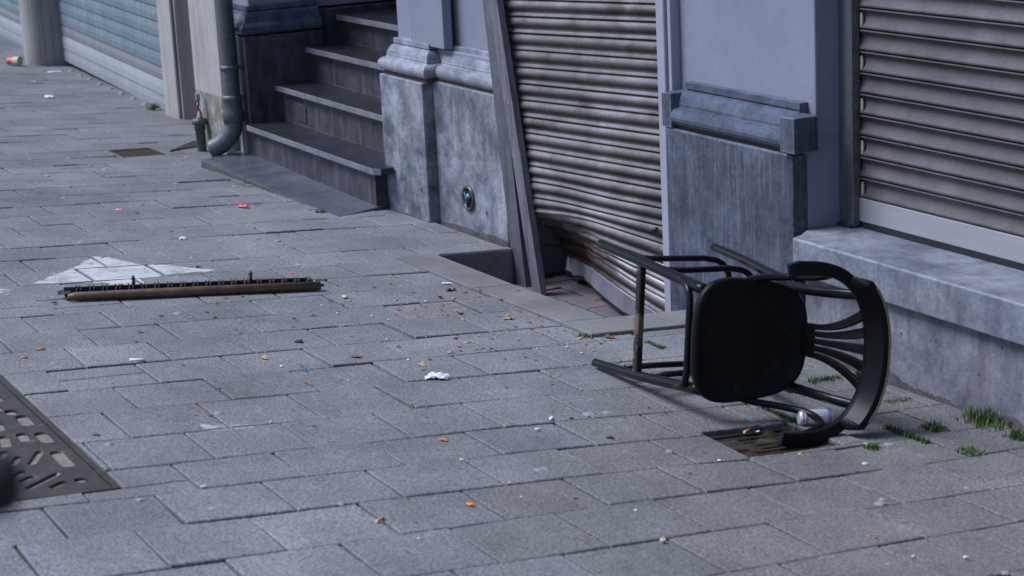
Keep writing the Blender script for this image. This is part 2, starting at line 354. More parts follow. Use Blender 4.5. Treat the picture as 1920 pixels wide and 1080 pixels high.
for r in range(len(rowX) - 1):
    xa, xb = rowX[r], rowX[r + 1]                # xa > xb
    B = (r - i0) % 2 == 1
    off = (1.69 if B else 1.54) - .07 * max(0, min(1.4, (-4.5 - xa) / 1.5)) + rnd.uniform(-.012, .012)
    y = off - .3 * 14
    while y < 5.4:
        y2 = y + .3
        q = [(warp(xb, y, 0), y), (warp(xa, y, 0), y), (warp(xa, y2, 0), y2), (warp(xb, y2, 0), y2)]
        j = [(px + rnd.uniform(-.003, .003), py + rnd.uniform(-.003, .003)) for px, py in q]
        ylim = 3.975 if xa > -9.2 else 4.75
        polys = [j] if y2 < ylim else [clip(j, 0, 1, ylim)]
        for ex in EXCL:
            nxt = []
            for p in polys:
                if len(p) < 3: continue
                bx = [v[0] for v in p]; by = [v[1] for v in p]; ex0 = [v[0] for v in ex]; ey0 = [v[1] for v in ex]
                if max(bx) < min(ex0) or min(bx) > max(ex0) or max(by) < min(ey0) or min(by) > max(ey0): nxt.append(p)
                else: nxt += subtract(p, ex)
            polys = nxt
        if y > -2.2:
            dz = rnd.gauss(0, .0018); tx = rnd.gauss(0, .006); ty = rnd.gauss(0, .006)
            tone = rnd.uniform(.93, 1.06); tint = rnd.uniform(-.012, .015)
            if rnd.random() < .1: tone *= rnd.choice((.9, 1.07))
            far = max(0, min(1, (-9 - xa) / 6)); tone *= 1 - .14 * far  # far pavers toned down: vignetting painted into the colour
            vign_alg = max(0, min(1, (xa + 5.6) / 1.4)) * max(0, min(1, (y - 1.6) / 1.2)); tone *= 1 - .17 * vign_alg * rnd.uniform(.6, 1); tint += .055 * vign_alg  # near-right pavers: vignetting painted darker, plus an olive algae tint
            cut = rnd.random() < .05
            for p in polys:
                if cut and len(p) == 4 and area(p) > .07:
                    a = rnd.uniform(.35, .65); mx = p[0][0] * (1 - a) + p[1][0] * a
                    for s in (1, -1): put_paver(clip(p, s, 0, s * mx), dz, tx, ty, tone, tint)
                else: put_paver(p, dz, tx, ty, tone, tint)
        y = y2
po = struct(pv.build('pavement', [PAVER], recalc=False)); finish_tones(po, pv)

# kerb stones round the light well
kb = MB(); kb.tones = []
kz = lambda x, y: gz(x, y) + .004 + (.010 if x > -6.5 else 0)
for a, b in ((-8.0, -7.2), (-7.2, -6.43)): put_paver([(a, 3.405), (b, 3.405), (b, 3.60), (a, 3.60)], mb=kb, zf=kz, gap=.002)
put_paver([(-6.43, 3.405), (-6.20, 3.405), (-6.20, 4.0), (-6.43, 4.0)], mb=kb, zf=kz, gap=.001)
f1 = len(kb.f)
kb.extrude([(3.405, -.62), (3.602, -.62), (3.602, -.372), (3.58, -.364), (3.405, -.356)], -7.985, -6.432, 'x')
kb.box(-6.428, -6.205, 3.41, 3.98, -.62, -.375)
ko = struct(kb.build('kerb', [KERB], recalc=True))
wl = MB()
wl.prism([(-8.03, 3.606), (-7.975, 3.606), (-7.975, 3.99), (-8.03, 3.99)], -.62, lambda x, y: gz(x, y) + .004)
tag(wl.build('well_edge_block', [KERBSIDE], bevel=.012), 'rough dark concrete block closing the left end of the sunken well', 'kerb block')
wf = MB(); wf.tones = []
WFZ = lambda x, y: -.547
n = 0
yy = 3.60
while yy < 4.9:
    xx = -8.4 + (.1 if n % 2 else 0)
    while xx < -6.3:
        put_paver([(xx, yy), (xx + .21, yy), (xx + .21, yy + .105), (xx, yy + .105)], rnd.gauss(0, .002), rnd.gauss(0, .01), rnd.gauss(0, .01), rnd.uniform(.75, 1.25), rnd.uniform(-.05, .1), gap=.003, mb=wf, zf=WFZ)
        xx += .21
    yy += .105; n += 1
wo = struct(wf.build('well_paving', [BRICKF], recalc=False)); finish_tones(wo, wf)
wb = MB(); wb.box(-8.5, -6.2, 3.58, 5.0, -.62, -.556); struct(wb.build('well_bed', [JOINT]))

# worn painted arrow and smear, cut along the paver joints
ARROW = [(-8.023, 1.807), (-8.119, 1.884), (-8.285, 2.02), (-8.548, 2.204), (-8.492, 2.255), (-8.296, 2.313), (-8.225, 2.422), (-7.993, 2.575), (-7.99, 2.428), (-7.979, 2.25), (-7.951, 2.214), (-7.64, 2.235), (-7.64, 2.12), (-7.932, 2.088), (-7.96, 2.026), (-7.981, 1.979), (-7.991, 1.859)]
def painted(name, polys, mat):
    mb = MB(); r_ = random.Random(4); P2_ = []
    for poly in polys:
        o_ = []
        for i in range(len(poly)):
            p, q = poly[i], poly[(i + 1) % len(poly)]; n_ = max(1, int(math.dist(p, q) / .022))
            for k in range(n_): o_.append((p[0] + (q[0] - p[0]) * k / n_ + r_.uniform(-.011, .011), p[1] + (q[1] - p[1]) * k / n_ + r_.uniform(-.011, .011)))
        P2_.append(o_)
    polys = P2_
    for poly in polys:
        bx = [p[0] for p in poly]; by = [p[1] for p in poly]
        for top, (dz, tx, ty, cx, cy) in TOPS:
            tx0 = [p[0] for p in top]; ty0 = [p[1] for p in top]
            if max(tx0) < min(bx) or min(tx0) > max(bx) or max(ty0) < min(by) or min(ty0) > max(by): continue
            c = list(poly)
            for a, b, k in halfplanes(top): c = clip(c, a, b, k)
            if len(c) > 2 and abs(area(c)) > 1e-5:
                if area(c) < 0: c = c[::-1]
                mb.add([(x, y, gz(x, y) + dz + tx * (x - cx) + ty * (y - cy) + .0012) for x, y in c], [list(range(len(c)))])
    return struct(mb.build(name, [mat], recalc=False))
def worn_mat(name, lo, hi):
    m = WHITEP.copy(); m.name = name; t = m.node_tree; b = t.nodes['Principled BSDF']
    n = t.nodes.new('ShaderNodeTexNoise'); n.inputs['Scale'].default_value = 8; n.inputs['Detail'].default_value = 9; n.inputs['Roughness'].default_value = .75
    c = t.nodes.new('ShaderNodeTexCoord'); t.links.new(c.outputs['Object'], n.inputs[0])
    r = t.nodes.new('ShaderNodeMapRange'); r.inputs[1].default_value = lo; r.inputs[2].default_value = hi
    t.links.new(n.outputs[0], r.inputs[0]); t.links.new(r.outputs[0], b.inputs['Alpha']); return m
painted('arrow_marking', [ARROW], worn_mat('worn_arrow_paint', .24, .5))
painted('paint_smear', [[(-5.634, 1.731), (-5.554, 1.712), (-5.522, 1.811), (-5.537, 1.867), (-5.618, 1.81), (-5.591, 1.75)][::1],
                        [(-7.978, 1.654), (-7.88, 1.62), (-7.84, 1.66), (-7.926, 1.70)]], worn_mat('worn_smear_paint', .42, .56))

# ---------------------------------------------------------------- townhouse facade
TOP = 4.2
H = empty('townhouse', (-8.0, 4.0, 0), 'lavender painted townhouse front with blue stone plinths between the stairs and shutters', 'house')
# walls
m = MB()
m.box(-8.76, -8.05, 4.085, 5.0, .47, TOP)                # panel between pilaster and middle opening
m.box(-6.635, -5.74, 4.09, 5.2, .40, TOP)                # panel left of the right window opening
m.box(-9.31, -8.05, 4.05, 5.0, -.62, .46)
m.box(-6.6, -5.745, 4.05, 5.2, -.55, .42)
m.box(-5.74, -2.0, 4.33, 5.2, -.55, TOP)
m.box(-9.28, -8.76, 4.05, 5.0, .46, TOP)
m.build('wall', PAINT, H, bevel=.006)
m = MB(); m.box(-9.035, -8.65, 4.01, 4.06, .47, TOP); m.build('pilaster', PAINT, H, bevel=.005)
m = MB(); m.box(-8.05, -8.035, 4.02, 4.7, -.62, TOP); m.box(-8.05, -8.02, 4.30, 4.34, -.6, TOP); m.build('reveal', INTW, H, bevel=.003)
m = MB(); m.box(-6.725, -6.665, 4.035, 4.7, -.60, TOP); m.box(-6.662, -6.637, 4.048, 4.7, -.60, TOP); m.build('door_jamb', PAINT_J, H, bevel=.006)
m = MB(); m.box(-8.05, -6.6, 4.75, 4.8, -.6, TOP); m.build('inner_door', DARK, H)
# stone plinths
def plinth(x0, x1, y, z1, mat, yb=4.06, zb=-.5):
    m = MB(); m.box(x0, x1, y, yb, zb, z1); return m.build('plinth', mat, H, bevel=.006)
plinth(-9.31, -8.795, 3.945, .300, STONE)
plinth(-8.785, -8.045, 4.0, .308, STONE, zb=-.62)
tag(plinth(-6.605, -5.745, 3.99, .345, STONE_D), 'dark streaked blue stone plinth right of the bent shutter')
# moulded cap: torus + cyma + fillet ; profile in (depth from face, z)
def cap_prof(y0, z0, h=.165, d=.07):
    P = []
    P.append((y0 + .02, z0))
    for i in range(9):                                   # torus
        a = -math.pi / 2 + math.pi * i / 8
        P.append((y0 + .012 - .030 * math.cos(a), z0 + .036 + .034 * math.sin(a)))
    P.append((y0 + .018, z0 + .074)); P.append((y0 + .018, z0 + .086))
    for i in range(7):
        t = i / 6; P.append((y0 + .02 + (d - .03) * (t ** 1.6), z0 + .086 + .05 * math.sin(t * math.pi / 2)))
    P.append((y0 + d - .022, z0 + .140)); P.append((y0 + d - .022, z0 + h)); P.append((y0 + d + .02, z0 + h))
    P.append((y0 + d + .05, z0 + h)); P.append((y0 + d + .05, z0))
    return P
def cap_run(x0, x1, y, z0, mat, d=.07, mit=0, name='moulding'):
    m = MB(); pr = cap_prof(y, z0, d=d)
    m.extrude([(p[0], p[1]) for p in pr], x0, x1, 'x', smooth=False)
    o = m.build(name, mat, H, bevel=.0015, seg=1)
    return o
def cap_wrap(x0, x1, y, z0, mat, d, yb, left=True, right=True):
    """profile swept round a projecting block: left side, front, right side with mitres"""
    m = MB(); pr = [(p[0] - y, p[1]) for p in cap_prof(y, z0, d=d)]
    path = []
    vs = []
    for off, z in pr:
        vs.append([(x0 + off, yb, z), (x0 + off, y + off, z), (x1 - off, y + off, z), (x1 - off, yb, z)])
    n = len(pr); V = [p for r_ in vs for p in r_]
    fs = []
    for i in range(n):
        j = (i + 1) % n
        for k in range(3): fs.append([i * 4 + k, i * 4 + k + 1, j * 4 + k + 1, j * 4 + k])
    m.add(V, fs); m.add(V, [[i * 4 for i in range(n)], [i * 4 + 3 for i in range(n)][::-1]])
    return m.build('moulding', mat, H, bevel=.0015, seg=1)
cap_wrap(-9.285, -8.795 + .03, 3.955, .318, STONE_M, .07, 4.055)
cap_run(-8.73, -8.04, 4.012, .318, STONE_M, .075)
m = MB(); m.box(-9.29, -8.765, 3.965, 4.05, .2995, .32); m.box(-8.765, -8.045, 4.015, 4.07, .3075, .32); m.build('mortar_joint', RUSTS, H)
# right plinth cap with two end blocks
cap_run(-6.55, -5.785, 4.0, .355, STONE_MD, .075)
m = MB(); m.box(-6.615, -6.548, 3.985, 4.10, .347, .482); m.build('end_block', STONE_D, H, bevel=.003)
m = MB(); m.box(-5.787, -5.70, 3.967, 4.072, .357, .484); m.build('end_block', STONE_D, H, bevel=.003)
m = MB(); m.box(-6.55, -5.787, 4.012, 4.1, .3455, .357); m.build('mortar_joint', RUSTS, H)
# sill and base of the right window
m = MB()
m.prism([(-5.66, 3.926), (-2.0, 3.926), (-2.0, 4.40), (-5.738, 4.40), (-5.738, 4.04), (-5.69, 3.986)], -.057, lambda x, y: .0725 - (y - 3.93) * .006)
m.build('window_sill', SILL, H, bevel=.007, seg=3)
m = MB(); m.box(-5.64, -2.0, 3.964, 4.3, -.5, -.062); m.build('base_wall', BASEW, H, bevel=.004)
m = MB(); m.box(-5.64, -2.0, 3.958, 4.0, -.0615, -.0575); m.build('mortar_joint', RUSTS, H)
# grime strip along the pavement line
rr = random.Random(5)
def grime(x0, x1, y, n):
    hs = []; h = .02
    for i in range(n + 1):
        h = max(.006, min(.04, h + rr.uniform(-.006, .006))); hs.append(h * (1.2 if x0 > -6 else .7))
    for i in range(n):
        a = x0 + (x1 - x0) * i / n; b = x0 + (x1 - x0) * (i + 1) / n; d = .004
        m.add([(a, y - d, gz(a, y) - .02), (b, y - d, gz(b, y) - .02), (b, y - .0015, gz(b, y) + hs[i + 1]), (a, y - .0015, gz(a, y) + hs[i])], [[0, 1, 2, 3]])
for ga in ((-5.64, -2.0, 3.964, 300), (-8.79, -8.05, 4.0, 60), (-9.31, -8.8, 3.945, 40)):
    m = MB(); grime(*ga); m.build('grime_line', DIRT, H, recalc=False)

# stair flank on the left
m = MB(); m.box(-11.30, -11.12, 3.87, 4.37, -.45, .345); m.box(-11.7, -11.301, 3.92, 4.37, -.45, .345); m.box(-11.5, -11.19, 4.371, 7.0, -.45, .46)
tag(m.build('plinth', STONE_SH, H, bevel=.006), 'dark stained stone flank beside the stairs')
m = MB(); m.box(-11.302, -11.262, 3.862, 3.90, -.45, .343); m.build('corner_strip', STONE, H, bevel=.003)
m = MB(); pr = [(p[0] - 3.87, p[1]) for p in cap_prof(3.87, .352, d=.07)]
V = []
for off, z in pr: V += [(-11.6, 3.87 + off, z), (-11.12 - off, 3.87 + off, z), (-11.12 - off, 4.36, z)]
n = len(pr); fs = []
for i in range(n):
    j = (i + 1) % n
    for k in range(2): fs.append([i * 3 + k, i * 3 + k + 1, j * 3 + k + 1, j * 3 + k])
m.add(V, fs); m.add(V, [[i * 3 for i in range(n)], [i * 3 + 2 for i in range(n)][::-1]])
m.build('moulding', STONE_MD, H, bevel=.0015, seg=1)
m = MB(); m.box(-11.7, -11.19, 3.94, 4.27, .35, TOP); m.box(-11.7, -11.25, 4.271, 7, .47, TOP); m.build('wall', PAINT, H, bevel=.005)
m = MB(); m.box(-11.3, -9.0, 6.9, 7.0, 0, TOP); m.build('wall', PAINT, H)
m = MB(); m.box(-9.30, -9.27, 4.06, 6.9, -.4, TOP); m.build('wall', STONE_SH, H)

# bronze inlet in the plinth
hd = empty('wall_inlet', (-8.438, 3.998, -.221), 'round tarnished bronze inlet set in the pale stone plinth', 'wall fitting')
m = MB(); m.lathe([(.063, 0), (.062, -.008), (.055, -.012), (.047, -.008), (.045, .0), (.045, .0)], (-8.438, 3.998, -.221), 28, axis='y'); m.build('ring', BRASS, hd)
m = MB(); m.lathe([(.0, -.001), (.046, -.001)], (-8.438, 3.9975, -.221), 24, axis='y', smooth=False); m.build('recess', DARK, hd, recalc=False)
m = MB(); m.lathe([(.0, -.016), (.012, -.016), (.018, -.008), (.022, -.003)], (-8.440, 3.996, -.218), 14, axis='y')
for a in (20, 140, 260):
    c, s_ = math.cos(math.radians(a)), math.sin(math.radians(a))
    m.tube([(-8.438 + .012 * c, 3.988, -.221 + .012 * s_), (-8.438 + .042 * c, 3.990, -.221 + .042 * s_)], .006, 6)
m.build('spindle', VERDI, hd)

# ---------------------------------------------------------------- stairs
sl = MB(); sl.prism([(-11.18, 3.566), (-10.49, 3.585), (-10.49, 3.93), (-11.35, 3.93)], -.47, lambda x, y: -.352 - (x + 11.18) * .012)
sl.prism([(-10.488, 3.585), (-9.83, 3.60), (-9.83, 3.93), (-10.488, 3.93)], -.47, lambda x, y: -.353 - (x + 11.18) * .012)
sl.prism([(-9.828, 3.60), (-9.17, 3.617), (-9.30, 3.94), (-9.828, 3.93)], -.47, lambda x, y: -.352 - (x + 11.18) * .013)
o = sl.build('doorstep_slab', [SLAB, SLABF], bevel=.004)
for p in o.data.polygons:
    if p.normal.y < -.5: p.material_index = 1
tag(o, 'low worn bluestone slab on the pavement in front of the stairs', 'doorstep')
ST = empty('entrance_stairs', (-10.2, 3.87, -.38), 'four dark stone entrance steps between two pilasters', 'stairs')
ynose = [3.835, 4.035, 4.245, 4.455]; zt = [-.165, .05, .255, .43]; yr = [3.875, 4.075, 4.29, 4.50]
for k in range(4):
    z0 = (-.40 if k == 0 else zt[k - 1] + .0005)
    m = MB(); m.box(-11.12, -9.29, yr[k], yr[k] + .1, z0, zt[k] - .036); rs = m.build('riser', STONE_SH, ST)
    yb = (yr[k + 1] + .02) if k < 3 else 6.9
    m = MB()
    xl = -11.12 + (.0 if k else -.02)
    if k == 0: m.prism([(-11.10, ynose[0]), (-9.215, ynose[0]), (-9.18, ynose[0] + .03), (-9.18, 3.938), (-9.30, 3.943), (-9.30, yb), (-11.118, yb), (-11.118, ynose[0] + .03)], zt[0] - .035, zt[0])
    else: m.prism([(-11.117, ynose[k]), (-9.30, ynose[k]), (-9.30, yb), (-11.117, yb)], zt[k] - .035, zt[k])
    o = m.build('tread', [TREAD, TREADF], ST, bevel=.004)
    for p in o.data.polygons:
        if p.normal.y < -.5: p.material_index = 1
m = MB(); m.box(-10.865, -10.72, 4.066, 4.077, -.134, -.036); vg = m.build('vent', GUIDE, ST, bevel=.002)
m = MB()
for i in range(5):
    z = -.122 + i * .018; m.add([(-10.85, 4.062, z), (-10.735, 4.062, z), (-10.735, 4.0665, z + .011), (-10.85, 4.0665, z + .011)], [[0, 1, 2, 3]])
m.build('louvre', DARK, vg, recalc=False)

# ---------------------------------------------------------------- downpipe
dp = empty('downpipe', (-11.26, 3.80, -.34), 'grey zinc rainwater downpipe with a curved shoe beside the stairs', 'downpipe')
m = MB(); m.lathe([(.050, -.03), (.050, .02), (.050, .6), (.050, 2.0), (.050, TOP)], (-11.215, 3.80, 0), 20); m.build('pipe', LEAD, dp)
m = MB(); m.lathe([(.052, -.16), (.062, -.158), (.064, -.10), (.058, -.085), (.058, -.03), (.062, -.02), (.062, .0), (.051, .005)], (-11.215, 3.80, 0), 20); m.build('socket', LEAD, dp)
m = MB(); m.tube([(-11.215, 3.80, -.12), (-11.215, 3.80, -.17), (-11.22, 3.79, -.21), (-11.235, 3.765, -.25), (-11.26, 3.73, -.285), (-11.29, 3.69, -.312), (-11.30, 3.675, -.318)], [.054, .054, .055, .056, .057, .058, .058], 18)
m.build('shoe', LEAD, dp)
m = MB(); m.lathe([(.051, .155), (.058, .157), (.058, .18), (.051, .182)], (-11.215, 3.80, 0), 18); m.box(-11.235, -11.195, 3.79, 3.93, .158, .176); m.build('bracket', GUIDE, dp)

